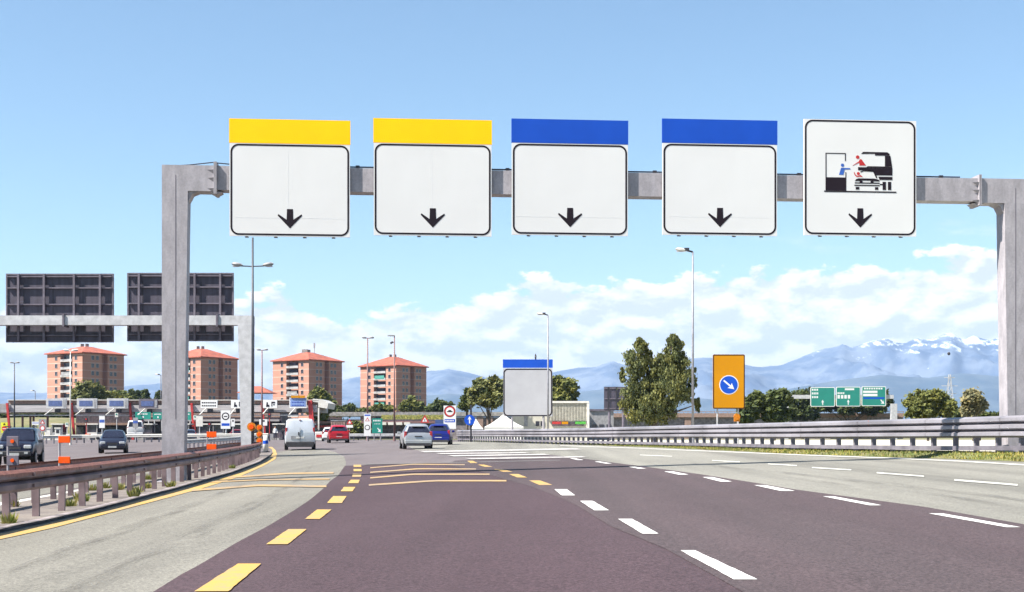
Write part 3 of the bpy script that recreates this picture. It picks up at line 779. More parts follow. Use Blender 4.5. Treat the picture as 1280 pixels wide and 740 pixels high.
def arrow_down(cx, cz, s):
    pts = [(-.16, 1), (.16, 1), (.18, .42), (.62, .72), (.66, .64), (0, -.05), (-.66, .64), (-.62, .72), (-.18, .42)]
    return [(cx + a * s, cz + b * s) for a, b in pts][::-1]
def gantry_sign(x0, x1, ytop, ymid, ybot, header, label, picto=False, headlabel=None, seams=()):
    c = gpx((x0 + x1) / 2 ); Y = c.y - .31
    s = F / Y
    wx = (x1 - x0) / s; zb_ = EYE + (HZ - ybot) / s; zm = EYE + (HZ - ymid) / s; zt_ = EYE + (HZ - ytop) / s
    t = thing('lane_sign', label, 'road sign', ((((x0 + x1) / 2) - CX) / s, Y, zb_), GA, 'lane signs on the main gantry')
    h = zm - zb_
    mb = MB(); mb.box((0, 0, h / 2), (wx, .04, h - .006)); mb.build('panel', M['sign_white'], t)
    if header:
        hh = zt_ - zm; mb = MB(); mb.box((0, 0, h + hh / 2), (wx + .02, .045, hh - .008)); mb.build('header', header, t)
        mb = MB(); mb.box((0, .008, h), (wx - .02, .02, .03)); mb.build('gap_strip', M['sign_white'], t)
    px = wx / (x1 - x0); bt = 2.1 * px
    o_ = rrect(-wx / 2 + 1.2 * px, 1.5 * px, wx / 2 - 1.2 * px, h - 1.0 * px, 10 * px, 8); i_ = rrect(-wx / 2 + 1.2 * px + bt, 1.5 * px + bt, wx / 2 - 1.2 * px - bt, h - 1.0 * px - bt, 8.2 * px, 8)
    mb = MB(); mb.frame(o_, i_, -.024, -.0205); mb.build('border', M['sign_black'], t)
    mb = MB(); mb.flat(arrow_down(0, 11.5 * px, 23 * px), -.024, -.0205); mb.build('arrow', M['sign_black'], t)
    if seams:
        mb = MB()
        for k, (a, b, c_, d_) in enumerate(seams): mb.box((a * wx, -.0212, b * h), (max(.004, c_ * wx), .0014, max(.004, d_ * h)))
        mb.build('panel_seams', mat('seam_grey', (.96, .96, .98), .5, var=.01), t)
    # brackets to the beam, clamps at the lower edge
    zz = EYE + (HZ - 224) / s - zb_
    for k in (-.36, -.12, .12, .36):
        mb = MB(); mb.box((k * wx, .04, (h) / 2 - .01), (.06, .035, h - .02)); mb.build('upright', M['sign_frame'], t)
        mb = MB(); mb.box((k * wx + .01, .0, -.022), (.09, .06, .02)); mb.build('clamp', M['dark'], t)
    for k in (-.28, .28):
        mb = MB(); mb.box((k * wx, .085, zz), (.10, .06, .5)); mb.build('bracket', M['steel'], t)
    return t, wx, h, px
gantry_sign(288, 437, 149.5, 180, 296, M['sign_yellow'], 'blank white lane sign with yellow header, far left on the main gantry', seams=((-.015, .5, .002, .9), (0, .2, .93, .002)))
gantry_sign(467.5, 614.5, 149, 179.8, 295, M['sign_yellow'], 'blank white lane sign with yellow header, second from left on the main gantry', seams=((-.01, .5, .002, .9),))
gantry_sign(639.5, 785.5, 149.5, 179.8, 294.5, M['sign_blue'], 'blank white lane sign with blue header, in the middle of the main gantry', seams=((0, .2, .93, .002),))
gantry_sign(827, 972.5, 149.5, 180, 294.5, M['sign_blue'], 'blank white lane sign with blue header, second from right on the main gantry', seams=((0, .2, .93, .002),))
t, wx, h, px = gantry_sign(1003, 1147, 150, 150, 295, None, 'white lane sign showing a manned toll booth serving a car and a lorry')
# pictogram in sign pixels (image x 1003..1147, y 295..150)
def S(x, y): return ((x - 1075) * px, (295 - y) * px)
def Z(x, y): return S(1010 + x / 6.727, 180 + y / 6.727)   # coordinates read off the enlarged picture
def pic(name, polys, m):
    mb = MB()
    for i, pl in enumerate(polys): mb.flat([Z(*q) for q in pl][::1], -.0245 - .0004 * (i % 3), -.0205)
    mb.build(name, m, t)
def rc(x0, y0, x1, y1): return [(x0, y0), (x0, y1), (x1, y1), (x1, y0)]
def dk(cx, cy, r): return [(cx + r * cos(a * pi / 9), cy - r * sin(a * pi / 9)) for a in range(18)]
pic('pictogram_booth', [rc(138, 80, 146, 284), rc(147, 80, 312, 87), rc(305, 88, 312, 145), rc(138, 285, 316, 396), rc(309, 240, 316, 284), rc(126, 397, 748, 408)], M['sign_black'])
pic('pictogram_lorry', [[(446, 82), (462, 67), (670, 67), (690, 80), (446, 84)], rc(565, 80, 690, 96), [(650, 97), (650, 186), (712, 186), (697, 97)], [(500, 187), (486, 198), (712, 198), (712, 187)],
    rc(418, 196, 500, 222), rc(560, 199, 714, 262), rc(500, 199, 560, 232), [(592, 274), (604, 300), (714, 300), (714, 274)], rc(630, 316, 658, 384), rc(676, 316, 704, 384), rc(606, 334, 629, 344)], M['sign_black'])
pic('pictogram_car', [[(440, 240), (468, 230), (548, 234), (574, 286), (586, 284), (560, 230), (546, 222), (466, 220), (436, 234)], [(400, 298), (420, 290), (560, 290), (600, 300), (604, 308), (396, 308)],
    rc(432, 309, 456, 332), rc(526, 309, 552, 332), rc(390, 309, 431, 313), rc(553, 309, 600, 313), rc(390, 324, 604, 333), rc(386, 344, 604, 353), rc(398, 362, 428, 384), rc(564, 362, 592, 384)], M['sign_black'])
pic('pictogram_red_figures', [dk(414, 112, 15), [(370, 184), (424, 148), (434, 128), (448, 130), (486, 182), (430, 182), (428, 158), (376, 182)], dk(420, 250, 13), [(382, 240), (388, 240), (398, 262), (416, 270), (440, 262), (458, 278), (430, 276), (404, 278), (388, 262)]], M['sign_red'])
pic('pictogram_blue_figure', [dk(284, 182, 14), [(272, 204), (350, 206), (350, 216), (302, 218), (292, 262), (254, 262)]], mat('picto_blue', (.03, .13, .55), .5))

# ------------------------------------------------------------------ second gantry (seen from behind)
Y2 = 66.5
def X2(px, Y=Y2): return (px - CX) / F * Y
def Z2(py, Y=Y2): return EYE + (HZ - py) / F * Y
g2 = thing('overhead_gantry', 'grey steel gantry over the opposite lanes, carrying two dark sign backs', 'gantry', (X2(308), Y2, gz(X2(308), Y2)))
gx, gzz = g2.location.x, g2.location.z
def L2(px, py, dy=0): return (X2(px) - gx, dy, Z2(py) - gzz)
mb = MB(); a = [L2(303.5, 560), L2(316, 560), L2(316.5, 406.8), L2(299, 406.8)]
bz = 0.0
vs_ = [(a[0][0], -.35, bz), (a[1][0], -.35, bz), (a[1][0], .35, bz), (a[0][0], .35, bz), (a[3][0], -.35, a[3][2]), (a[2][0], -.35, a[2][2]), (a[2][0], .35, a[2][2]), (a[3][0], .35, a[3][2])]
mb.add(vs_, [(0, 1, 5, 4), (1, 2, 6, 5), (2, 3, 7, 6), (3, 0, 4, 7), (4, 5, 6, 7), (3, 2, 1, 0)]); mb.build('post', M['steel_light'], g2)
zb2, zt2 = L2(0, 406.8)[2], L2(0, 395)[2]; xl, xr = L2(-260, 0)[0], L2(317, 0)[0]
mb = MB(); mb.box(((xl + xr) / 2, 0, (zb2 + zt2) / 2), (xr - xl, .6, zt2 - zb2)); mb.build('beam', M['steel_light'], g2)
for px_ in (82, 273, -120):
    mb = MB(); mb.box((L2(px_, 0)[0], 0, (zb2 + zt2) / 2), (.09, .74, zt2 - zb2 + .16)); mb.build('flange_joint', M['sign_frame'], g2)
mb = MB(); mb.box((L2(-262, 0)[0], 0, zb2 / 2), (.7, .7, zb2)); mb.build('post', M['steel_light'], g2)
def back_sign(x0, x1, y0, y1, vr, label):
    Y = Y2 + .5; t = thing('overhead_sign', label, 'road sign', (X2((x0 + x1) / 2, Y), Y, Z2(y1, Y)), 0, 'dark backs of overhead signs')
    w = (x1 - x0) / F * Y; h = (y1 - y0) / F * Y
    mb = MB(); mb.box((0, .06, h / 2), (w, .05, h)); mb.build('panel', M['sign_back'], t)
    mb = MB()
    fr_o = [(-w / 2, 0), (w / 2, 0), (w / 2, h), (-w / 2, h)]; fi = [(-w / 2 + .07, .07), (w / 2 - .07, .07), (w / 2 - .07, h - .07), (-w / 2 + .07, h - .07)]
    mb.frame(fr_o, fi, -.02, .034); mb.build('edge_frame', M['sign_frame'], t)
    for f_ in (.955, .79, .55, .10):
        mb = MB(); mb.box((0, -.03, h * f_), (w - .16, .12, .06)); mb.build('horizontal_rail', M['sign_frame'], t)
    for px_ in vr:
        x = (px_ - (x0 + x1) / 2) / F * Y; mb = MB(); mb.box((x, -.12, h / 2), (.10, .10, h - .05)); mb.build('upright', M['sign_frame'], t)
    for k in range(3):
        x = w * (-.32 + k * .26 + random.uniform(-.04, .04)); mb = MB(); mb.box((x, .03, h * .62), (.03, .012, h * .5)); mb.build('panel_joint', M['dark'], t)
back_sign(7.5, 142, 342, 428, (24, 56, 93.5, 126), 'dark back of a wide overhead sign at the far left edge')
back_sign(159, 292, 341, 426.5, (174.5, 209, 244, 276), 'dark back of an overhead sign crossed by the left post of the main gantry')

# ------------------------------------------------------------------ street lamps
def lamp_head(t, pos, dirx, m, L=.75, dy=0):
    mb = MB(); n = 10
    # cobra head: lofted ellipses
    secs = [(0, .05, .04), (.12, .10, .07), (.4, .17, .10), (.8, .16, .09), (1.0, .06, .03)]
    vs_ = []
    for s_, wy, wz in secs:
        for k in range(n):
            a = 2 * pi * k / n; vs_.append((pos[0] + dirx * s_ * L, pos[1] + wy * cos(a), pos[2] + s_ * L * .12 + wz * sin(a)))
    fs = [(i * n + k, i * n + (k + 1) % n, (i + 1) * n + (k + 1) % n, (i + 1) * n + k) for i in range(4) for k in range(n)] + [tuple(range(n)), tuple(range(5 * n - 1, 4 * n - 1, -1))]
    mb.add(vs_, fs); hd = mb.build('lamp_head', m, t, smooth=True)
    mb = MB(); mb.box((pos[0] + dirx * L * .62, pos[1], pos[2] + L * .075 - .09), (L * .55, .2, .05)); mb.build('lens', M['sign_grey'], hd)
def street_lamp(px, ytop, d, label, kind, m, r=.09, base_z=None, arms=None, headm=None):
    x = (px - CX) / F * d; bz_ = gz(x, d) if base_z is None else base_z
    H_ = EYE + (HZ - ytop) / F * d - bz_
    t = thing('street_lamp', label, 'street lamp', (x, d, bz_), 0, 'street lamps around the toll plaza')
    mb = MB(); mb.tube((0, 0, 0), (0, 0, H_), r, r * .6, 10); mb.build('pole', m, t, smooth=True)
    mb = MB(); mb.tube((0, 0, 0), (0, 0, .5), r * 1.5, r * 1.3, 10); mb.build('base_sleeve', m, t)
    hm = headm or M['booth_white']
    if kind == 'double':
        za = EYE + (HZ - arms) / F * d - bz_
        for s_ in (-1, 1):
            mb = MB(); mb.tube((0, 0, za), (s_ * .5, 0, za + .02), .03, n=8); mb.tube((s_ * .5, 0, za + .02), (s_ * .95, 0, za + .1), .03, n=8); mb.build('arm', m, t)
            lamp_head(t, (s_ * .48, 0, za + .06), s_, hm, .5)
    elif kind == 'left':
        mb = MB(); mb.tube((0, 0, H_), (-.3, 0, H_ + .08), .05, n=8); mb.box((-.33, 0, H_ + .13), (.26, .22, .16)); mb.build('arm', M['dark'], t)
        lamp_head(t, (-.3, 0, H_ + .08), -1, hm, .62)
    elif kind == 'tee':
        mb = MB(); mb.box((0, 0, H_ + .02), (.7, .1, .07)); mb.build('arm', m, t)
        lamp_head(t, (.1, 0, H_ + .06), 1, hm, .6); lamp_head(t, (-.1, 0, H_ + .06), -1, hm, .5)
    elif kind == 'camera':
        mb = MB(); mb.box((-.32, 0, H_ - .05), (.75, .2, .13)); mb.build('floodlight', hm, t)
        mb = MB(); mb.tube((0, 0, H_ - .7), (-.3, 0, H_ - .75), .04, n=6); mb.tube((-.15, 0, H_ - .68), (-.42, 0, H_ - .85), .11, n=8); mb.build('camera', M['dark'], t)
    return t
street_lamp(315.8, 297, 64, 'tall dark double-armed street lamp beside the second gantry post', 'double', M['pole_dark'], .075, None, 333, M['booth'])
street_lamp(866, 315, 72, 'tallest single-head street lamp, behind the right barrier by the big birch', 'left', M['pole_grey'], .075, .79)
street_lamp(685, 394, 112, 'grey single-head street lamp in front of the blue-headed blank board', 'left', M['pole_grey'], .085, .79)
street_lamp(459.5, 423, 142, 'dark T-headed street lamp left of the rightmost apartment tower', 'tee', M['pole_brown'], .10, headm=M['booth'])
street_lamp(493, 419, 140, 'dark pole with floodlight and camera in front of the rightmost apartment tower', 'camera', M['pole_brown'], .10, headm=M['booth'])
street_lamp(327.5, 438, 152, 'reddish street lamp between the second gantry post and the third tower', 'tee', M['pole_brown'], .11, headm=M['booth'])
street_lamp(18, 454, 178, 'dark T-headed street lamp at the left edge', 'tee', M['pole_dark'], .11, headm=M['booth'])
street_lamp(88, 439, 120, 'pale slim street lamp in front of the leftmost apartment tower', 'tee', M['booth_white'], .07)
street_lamp(201, 469, 215, 'small far street lamp just left of the main gantry post', 'left', M['pole_dark'], .10)
street_lamp(44, 489, 260, 'tiny far street lamp between the leftmost lamp and the leftmost tower', 'left', M['pole_dark'], .10)

# ------------------------------------------------------------------ free standing signs
def board(name, label, cat, x0, y0, x1, y1, Y, m, ground, posts=(.3, .7), post_m=None, th=.05, rad=0, group=None, pw=.08):
    xc = ((x0 + x1) / 2 - CX) / F * Y; w = (x1 - x0) / F * Y; zb_ = EYE + (HZ - y1) / F * Y; h = (y1 - y0) / F * Y
    t = thing(name, label, cat, (xc, Y, ground), 0, group); b0 = zb_ - ground
    mb = MB()
    if rad: mb.flat(rrect(-w / 2, b0, w / 2, b0 + h, rad), -th / 2, th / 2)
    else: mb.box((0, 0, b0 + h / 2), (w, th, h))
    mb.build('panel', m, t)
    for k in posts:
        mb = MB(); mb.tube((-w / 2 + w * k, .09, -.02), (-w / 2 + w * k, .09, b0 + h * .92), pw / 2, n=8); mb.build('post', post_m or M['steel'], t)
    return t, w, h, b0
def on(t, name, pts, m, y0, dy=.004, parent=None):
    mb = MB(); mb.flat(pts, y0 - dy, y0); return mb.build(name, m, parent or t)

# blank board with blue header
t, w, h, b0 = board('direction_board', 'large blank grey board with a blue header, right of the white tent', 'road sign', 629, 460.5, 690.5, 520.5, 118, M['sign_grey'], .79, (.18, .82), pw=.2)
on(t, 'header', [(-w / 2 - .03, b0 + h + .05), (w / 2 + .03, b0 + h + .05), (w / 2 + .03, b0 + h + .78), (-w / 2 - .03, b0 + h + .78)], M['sign_blue'], .03, .06)
o_ = rrect(-w / 2 + .02, b0 + .02, w / 2 - .02, b0 + h - .02, .38); i_ = rrect(-w / 2 + .12, b0 + .12, w / 2 - .12, b0 + h - .12, .3)
mb = MB(); mb.frame(o_, i_, -.034, -.026); mb.build('border', M['sign_black'], t)
bird = MB(); bp_ = P(669.5, 449.5, 118)
bird = thing('bird', 'small dark bird perched on top of the blue header of the blank board', 'bird', bp_)
mb = MB(); mb.tube((0, 0, .02), (0, .02, .34), .06, .09, 8); mb.tube((0, .02, .34), (0, -.02, .5), .08, .03, 8); mb.tube((0, .05, .12), (0, .12, -.08), .05, .02, 6); mb.build('body', M['dark'], bird, smooth=True)

# amber board with keep-right disc
t, w, h, b0 = board('diversion_sign', 'tall amber board with a blue disc and white arrow, behind the right barrier', 'road sign', 891, 443, 931, 511, 64, M['sign_amber'], .79, (.15, .8), M['steel_light'], .05, .06, pw=.07)
o_ = rrect(-w / 2 + .01, b0 + .01, w / 2 - .01, b0 + h - .01, .06); i_ = rrect(-w / 2 + .05, b0 + .05, w / 2 - .05, b0 + h - .05, .04)
mb = MB(); mb.frame(o_, i_, -.031, -.026); mb.build('border', M['sign_black'], t)
cz = b0 + h * .44
on(t, 'disc_rim', disc(0, cz, .455), M['sign_white'], -.026, .004); on(t, 'disc', disc(0, cz, .415), M['sign_blue'], -.030, .004)
a = [(-.045, .42), (.045, .42), (.045, -.08), (.19, -.02), (0, -.36), (-.19, -.02), (-.045, -.08)]
ca, sa = cos(R(50)), sin(R(50)); on(t, 'arrow', [((x * ca - (y - .03) * sa) * .82, cz + (x * sa + (y - .03) * ca) * .82) for x, y in a][::-1], M['sign_white'], -.034, .004)
bc = P(921, 521, 63.6)
t = thing('hazard_lamp', 'orange hazard lamp below the tall amber board', 'warning lamp', (bc.x, bc.y, .79))
mb = MB(); mb.tube((0, 0, 0), (0, 0, bc.z - .79 + .1), .03, n=6); mb.build('post', M['steel'], t)
mb = MB(); mb.tube((0, -.08, bc.z - .79), (0, .05, bc.z - .79), .15, .15, 16); mb.box((0, .0, bc.z - .79 - .12), (.26, .12, .2)); mb.build('lamp', M['amber'], t)

# green overhead signs far right
YG = 215
gs = thing('overhead_gantry', 'far pale gantry carrying three green motorway signs', 'gantry', (X2(1117, YG), YG, .79))
mb = MB(); mb.box((0, 0, 2.7), (.95, .7, 5.4 + .5)); mb.build('post', M['steel_light'], gs)
mb = MB(); mb.box((X2(1049, YG) - X2(1117, YG), .2, Z2(496, YG) - .79), (17.2, .5, .6)); mb.build('beam', M['steel_light'], gs)
mb = MB(); mb.box((X2(982, YG) - X2(1117, YG), 0, 2.7), (.8, .7, 5.6)); mb.build('post', M['steel_light'], gs)
def green_sign(x0, y0, x1, y1, label, rows, up=True, extra=None):
    Y = YG - .3; t = thing('green_motorway_sign', label, 'road sign', (X2((x0 + x1) / 2, Y), Y, Z2(y1, Y)), 0, 'green motorway signs on the far gantry')
    w = (x1 - x0) / F * Y; h = (y1 - y0) / F * Y
    mb = MB(); mb.flat(rrect(-w / 2, 0, w / 2, h, .2, 3), -.04, .04); mb.build('panel', M['sign_white'], t)
    mb = MB(); mb.flat(rrect(-w / 2 + .1, .1, w / 2 - .1, h - .1, .15, 3), -.045, -.041); mb.build('face', M['sign_green'], t)
    mb = MB()
    for (a, b, c, d, k) in rows:   # illegible lines of small lettering
        x = -w / 2 + a * w; e_ = -w / 2 + c * w; n_ = k
        for q in range(n_):
            s0 = x + (e_ - x) * q / n_; s1 = x + (e_ - x) * (q + .68) / n_; mb.flat([(s0, h * (1 - d)), (s1, h * (1 - d)), (s1, h * (1 - b)), (s0, h * (1 - b))], -.05, -.0455)
    mb.build('lettering', M['sign_white'], t)
    if up: a = [(-.07, 0), (.07, 0), (.07, .45), (.22, .4), (0, .85), (-.22, .4), (-.07, .45)]; pts = [(x * 1.0, .25 + y) for x, y in a]
    else: pts = [(w / 2 - .9 + x, .35 + y) for x, y in [(0, .55), (.08, .7), (.42, .32), (.45, .55), (.62, 0), (.05, .05), (.28, .2)]]
    on(t, 'arrow', pts, M['sign_white'], -.0455)
    return t, w, h
green_sign(1013, 484, 1043.5, 508.3, 'leftmost green motorway sign on the far gantry, three short lines and an up arrow', [(.06, .08, .34, .18, 3), (.06, .27, .34, .37, 4), (.06, .46, .34, .56, 3)])
green_sign(1045, 483.5, 1075.5, 508, 'middle green motorway sign on the far gantry, row of white squares over an up arrow', [(.36, .08, .92, .17, 1), (.06, .28, .36, .37, 4), (.06, .42, .62, .60, 4)])
t, w, h = green_sign(1077, 483, 1107.5, 507.5, 'rightmost green motorway sign on the far gantry, white and blue lines and a slanted arrow', [(.1, .07, .88, .15, 8), (.06, .22, .92, .33, 1), (.06, .38, .92, .50, 1)], False)
on(t, 'blue_band', [(-w * .43, h * .36), (w * .43, h * .36), (w * .43, h * .45), (-w * .43, h * .45)], M['sign_blue'], -.0455)

# dark sign back on posts left of the birch
t, w, h, b0 = board('roadside_sign', 'dark back of a square sign on posts, left of the big birch', 'road sign', 755, 483.5, 786, 513, 150, M['sign_back'], .79, (.22, .78), M['sign_frame'], .05, 0, 'dark backs of roadside signs', pw=.3)
for k in range(3): 
    mb = MB(); mb.box((-w / 2 + w * (.16 + k * .33), -.1, b0 + h / 2), (.12, .12, h)); mb.build('upright', M['dark'], t)
for k in (.08, .5, .94): 
    mb = MB(); mb.box((0, -.06, b0 + h * k), (w, .1, .12)); mb.build('horizontal_rail', M['sign_frame'], t)

def tri(cx, cz, s): return [(cx - s, cz - s * .58), (cx + s, cz - s * .58), (cx, cz + s * 1.15)]
# round restriction sign with blue strip
t, w, h, b0 = board('restriction_sign', 'white board with a red-ringed car symbol and blue strip, behind the blue car', 'road sign', 554.5, 507, 570, 536, 124, M['sign_white'], gz(-5.5, 124), (.5,), pw=.1)
on(t, 'ring', disc(0, b0 + h * .75, .48), M['sign_red'], -.026); on(t, 'ring_centre', disc(0, b0 + h * .75, .36), M['sign_white'], -.030)
on(t, 'car_symbol', [(-.26, b0 + h * .72), (.26, b0 + h * .72), (.26, b0 + h * .75), (.15, b0 + h * .77), (.1, b0 + h * .81), (-.1, b0 + h * .81), (-.15, b0 + h * .77), (-.26, b0 + h * .75)], M['sign_black'], -.034)
on(t, 'ring_edge', disc(0, b0 + h * .75, .53), M['sign_black'], -.0252, .0006)
on(t, 'blue_strip', [(-w * .42, b0 + h * .28), (w * .42, b0 + h * .28), (w * .42, b0 + h * .42), (-w * .42, b0 + h * .42)], M['sign_blue'], -.026)
mb = MB()
for k in range(6): mb.flat([(-w * .36 + k * w * .12, b0 + h * .32), (-w * .28 + k * w * .12, b0 + h * .32), (-w * .28 + k * w * .12, b0 + h * .38), (-w * .36 + k * w * .12, b0 + h * .38)], -.034, -.0302)
mb.build('lettering', M['sign_white'], t)
# blue round go-straight sign
Yb = 118; c = P(587, 525, Yb); t = thing('mandatory_sign', 'round blue sign with a white up arrow on a dark post, left of the tent', 'road sign', (c.x, Yb, .76))
mb = MB(); mb.box((.12, .1, 1.5), (.16, .1, 3.4)); mb.build('post', M['dark'], t)
zc = c.z - .76; on(t, 'disc', disc(0, zc, .46), M['sign_blue'], .03, .05)
on(t, 'arrow', [(-.05, zc - .3), (.05, zc - .3), (.05, zc + .08), (.17, zc + .02), (0, zc + .34), (-.17, zc + .02), (-.05, zc + .08)], M['sign_white'], -.021)
# triangle + round sign in front
Yt = 108; c = P(531, 525, Yt); t = thing('warning_sign', 'red triangle over a small red-ringed disc, between the silver and blue cars', 'road sign', (c.x, Yt, gz(c.x, Yt)))
b = c.z - t.location.z
mb = MB(); mb.tube((0, .05, 0), (0, .05, b + .3), .03, n=8); mb.build('post', M['steel'], t)
on(t, 'triangle', tri(0, b, .36), M['sign_red'], .0, .03); on(t, 'triangle_centre', tri(0, b - .01, .2), M['sign_white'], -.031)
on(t, 'disc', disc(0, b - .62, .27), M['sign_red'], .0, .03); on(t, 'disc_centre', disc(0, b - .62, .16), M['sign_white'], -.031)
on(t, 'symbol', [(-.03, b - .1), (.03, b - .1), (.03, b + .08), (-.03, b + .08)], M['sign_black'], -.036)
# tall narrow sign with triangle and circle
t, w, h, b0 = board('speed_sign', 'tall narrow white sign with a triangle above a circle, left of the small green sign', 'road sign', 455, 517, 463.5, 545, 140, M['sign_white'], gz(-14, 140), (.5,), pw=.1)
on(t, 'triangle', tri(0, b0 + h * .72, .24), M['sign_red'], -.026); on(t, 'triangle_centre', tri(0, b0 + h * .72 - .01, .14), M['sign_white'], -.030)
on(t, 'ring', disc(0, b0 + h * .38, .28), M['sign_black'], -.026); on(t, 'ring_centre', disc(0, b0 + h * .38, .2), M['sign_white'], -.030)
on(t, 'top_strip', [(-w * .42, b0 + h * .9), (w * .42, b0 + h * .9), (w * .42, b0 + h * .96), (-w * .42, b0 + h * .96)], M['sign_blue'], -.026)
t, w, h, b0 = board('small_green_sign', 'small green sign with a slanted white arrow, behind the far barrier', 'road sign', 465, 523, 478, 541.5, 138, M['sign_green'], gz(-14, 138), (.2, .8), pw=.08)
mb = MB()
for k in range(5): mb.flat([(-w * .38 + k * w * .15, b0 + h * .8), (-w * .28 + k * w * .15, b0 + h * .8), (-w * .28 + k * w * .15, b0 + h * .9), (-w * .38 + k * w * .15, b0 + h * .9)], -.03, -.026)
for k in range(4): mb.flat([(-w * .25 + k * w * .15, b0 + h * .6), (-w * .18 + k * w * .15, b0 + h * .6), (-w * .18 + k * w * .15, b0 + h * .66), (-w * .25 + k * w * .15, b0 + h * .66)], -.03, -.026)
mb.build('lettering', M['sign_white'], t)
on(t, 'arrow', [(.0 + x, b0 + .12 + y) for x, y in [(0, .38), (.07, .44), (.24, .22), (.3, .36), (.38, 0), (.04, .03), (.17, .14)]], M['sign_white'], -.026)
Yt = 142; c = P(437, 528, Yt); t = thing('warning_sign', 'small red triangle over a white plate, right above the red car', 'road sign', (c.x, Yt, gz(c.x, Yt)))
b = c.z - t.location.z
mb = MB(); mb.tube((0, .05, 0), (0, .05, b + .3), .04, n=8); mb.build('post', M['steel'], t)
on(t, 'triangle', tri(0, b, .33), M['sign_red'], .0, .03); on(t, 'triangle_centre', tri(0, b - .01, .15), M['sign_white'], -.031)
on(t, 'plate', [(-.36, b - .55), (.36, b - .55), (.36, b - .28), (-.36, b - .28)], M['sign_white'], .0, .03)
board('blue_sign', 'plain dark blue panel behind the blue car, left of the car-symbol board', 'road sign', 544, 524.5, 555.5, 541, 130, mat('dull_blue', (.05, .09, .25), .5), gz(-6, 130), (.2, .8))

# ------------------------------------------------------------------ markers on the median
def marker(px, ya, yb_, d, sz, m, label, name, lens=False):
    x = (px - CX) / F * d; g_ = gz(x, d) + .09; t = thing(name, label, 'road marker', (x, d, g_))
    za = EYE + (HZ - ya) / F * d - g_; zb_ = EYE + (HZ - yb_) / F * d - g_
    mb = MB(); mb.tube((-sz * .45, .02, 0), (-sz * .45, .02, za + sz * .3), .02, n=8); mb.build('post', M['steel'], t)
    for z_ in (za, zb_):
        mb = MB(); mb.box((0, 0, z_), (sz, .03, sz * .56 if not lens else sz * .85)); pl = mb.build('plate', m, t, bevel=.005)
        if lens: mb = MB(); mb.tube((.0, -.035, z_), (.0, -.016, z_), sz * .16, n=14); mb.build('lens', M['orange'], pl)
marker(80.5, 549.5, 575, 25, .215, M['orange'], 'pair of bright orange plates on a thin post right of the dark jeep', 'delineator_post')
marker(264.5, 543, 558.5, 42, .30, M['orange'], 'pair of orange plates on a post between the two gantry posts', 'delineator_post')
marker(16, 551.5, 575.5, 22, .19, M['sign_frame'], 'pair of grey red-lensed boxes on a post in front of the dark jeep', 'delineator_post', True)
def beacon(px, py, d, r, label, extra=0):
    x = (px - CX) / F * d; g_ = gz(x, d) + .09; t = thing('hazard_beacon', label, 'warning lamp', (x, d, g_)); z_ = EYE + (HZ - py) / F * d - g_
    mb = MB(); mb.tube((0, .08, 0), (0, .08, z_), .04, n=8); mb.build('post', M['dark'], t)
    for k in range(1 + extra):
        mb = MB(); zz = z_ - k * r * 2.1; mb.tube((0, -.06, zz), (0, .06, zz), r, r * .95, 20); l_ = mb.build('lamp', M['amber'], t, smooth=False)
        mb = MB(); mb.tube((0, -.085, zz), (0, -.0605, zz), r * .55, r * .6, 16); mb.build('lens', M['orange'], l_)
beacon(314.5, 533.5, 62, .20, 'single round amber beacon on the nose of the median, in front of the grey post')
beacon(324.5, 534.5, 73, .17, 'stack of three round amber beacons at the tip of the median', 2)
c = D(332, 78); t = thing('traffic_cone', 'white and blue marker post beside the amber beacons at the median tip', 'bollard', c)
mb = MB(); mb.tube((0, 0, 0), (0, 0, .12), .26, .24, 12); mb.build('base', M['dark'], t); mb = MB(); mb.tube((0, 0, .12), (0, 0, 1.05), .16, .13, 12); mb.build('body', M['booth_white'], t, smooth=True)
mb = MB(); mb.tube((0, 0, .55), (0, 0, .75), .152, .147, 12); mb.build('band', M['sign_blue'], t)

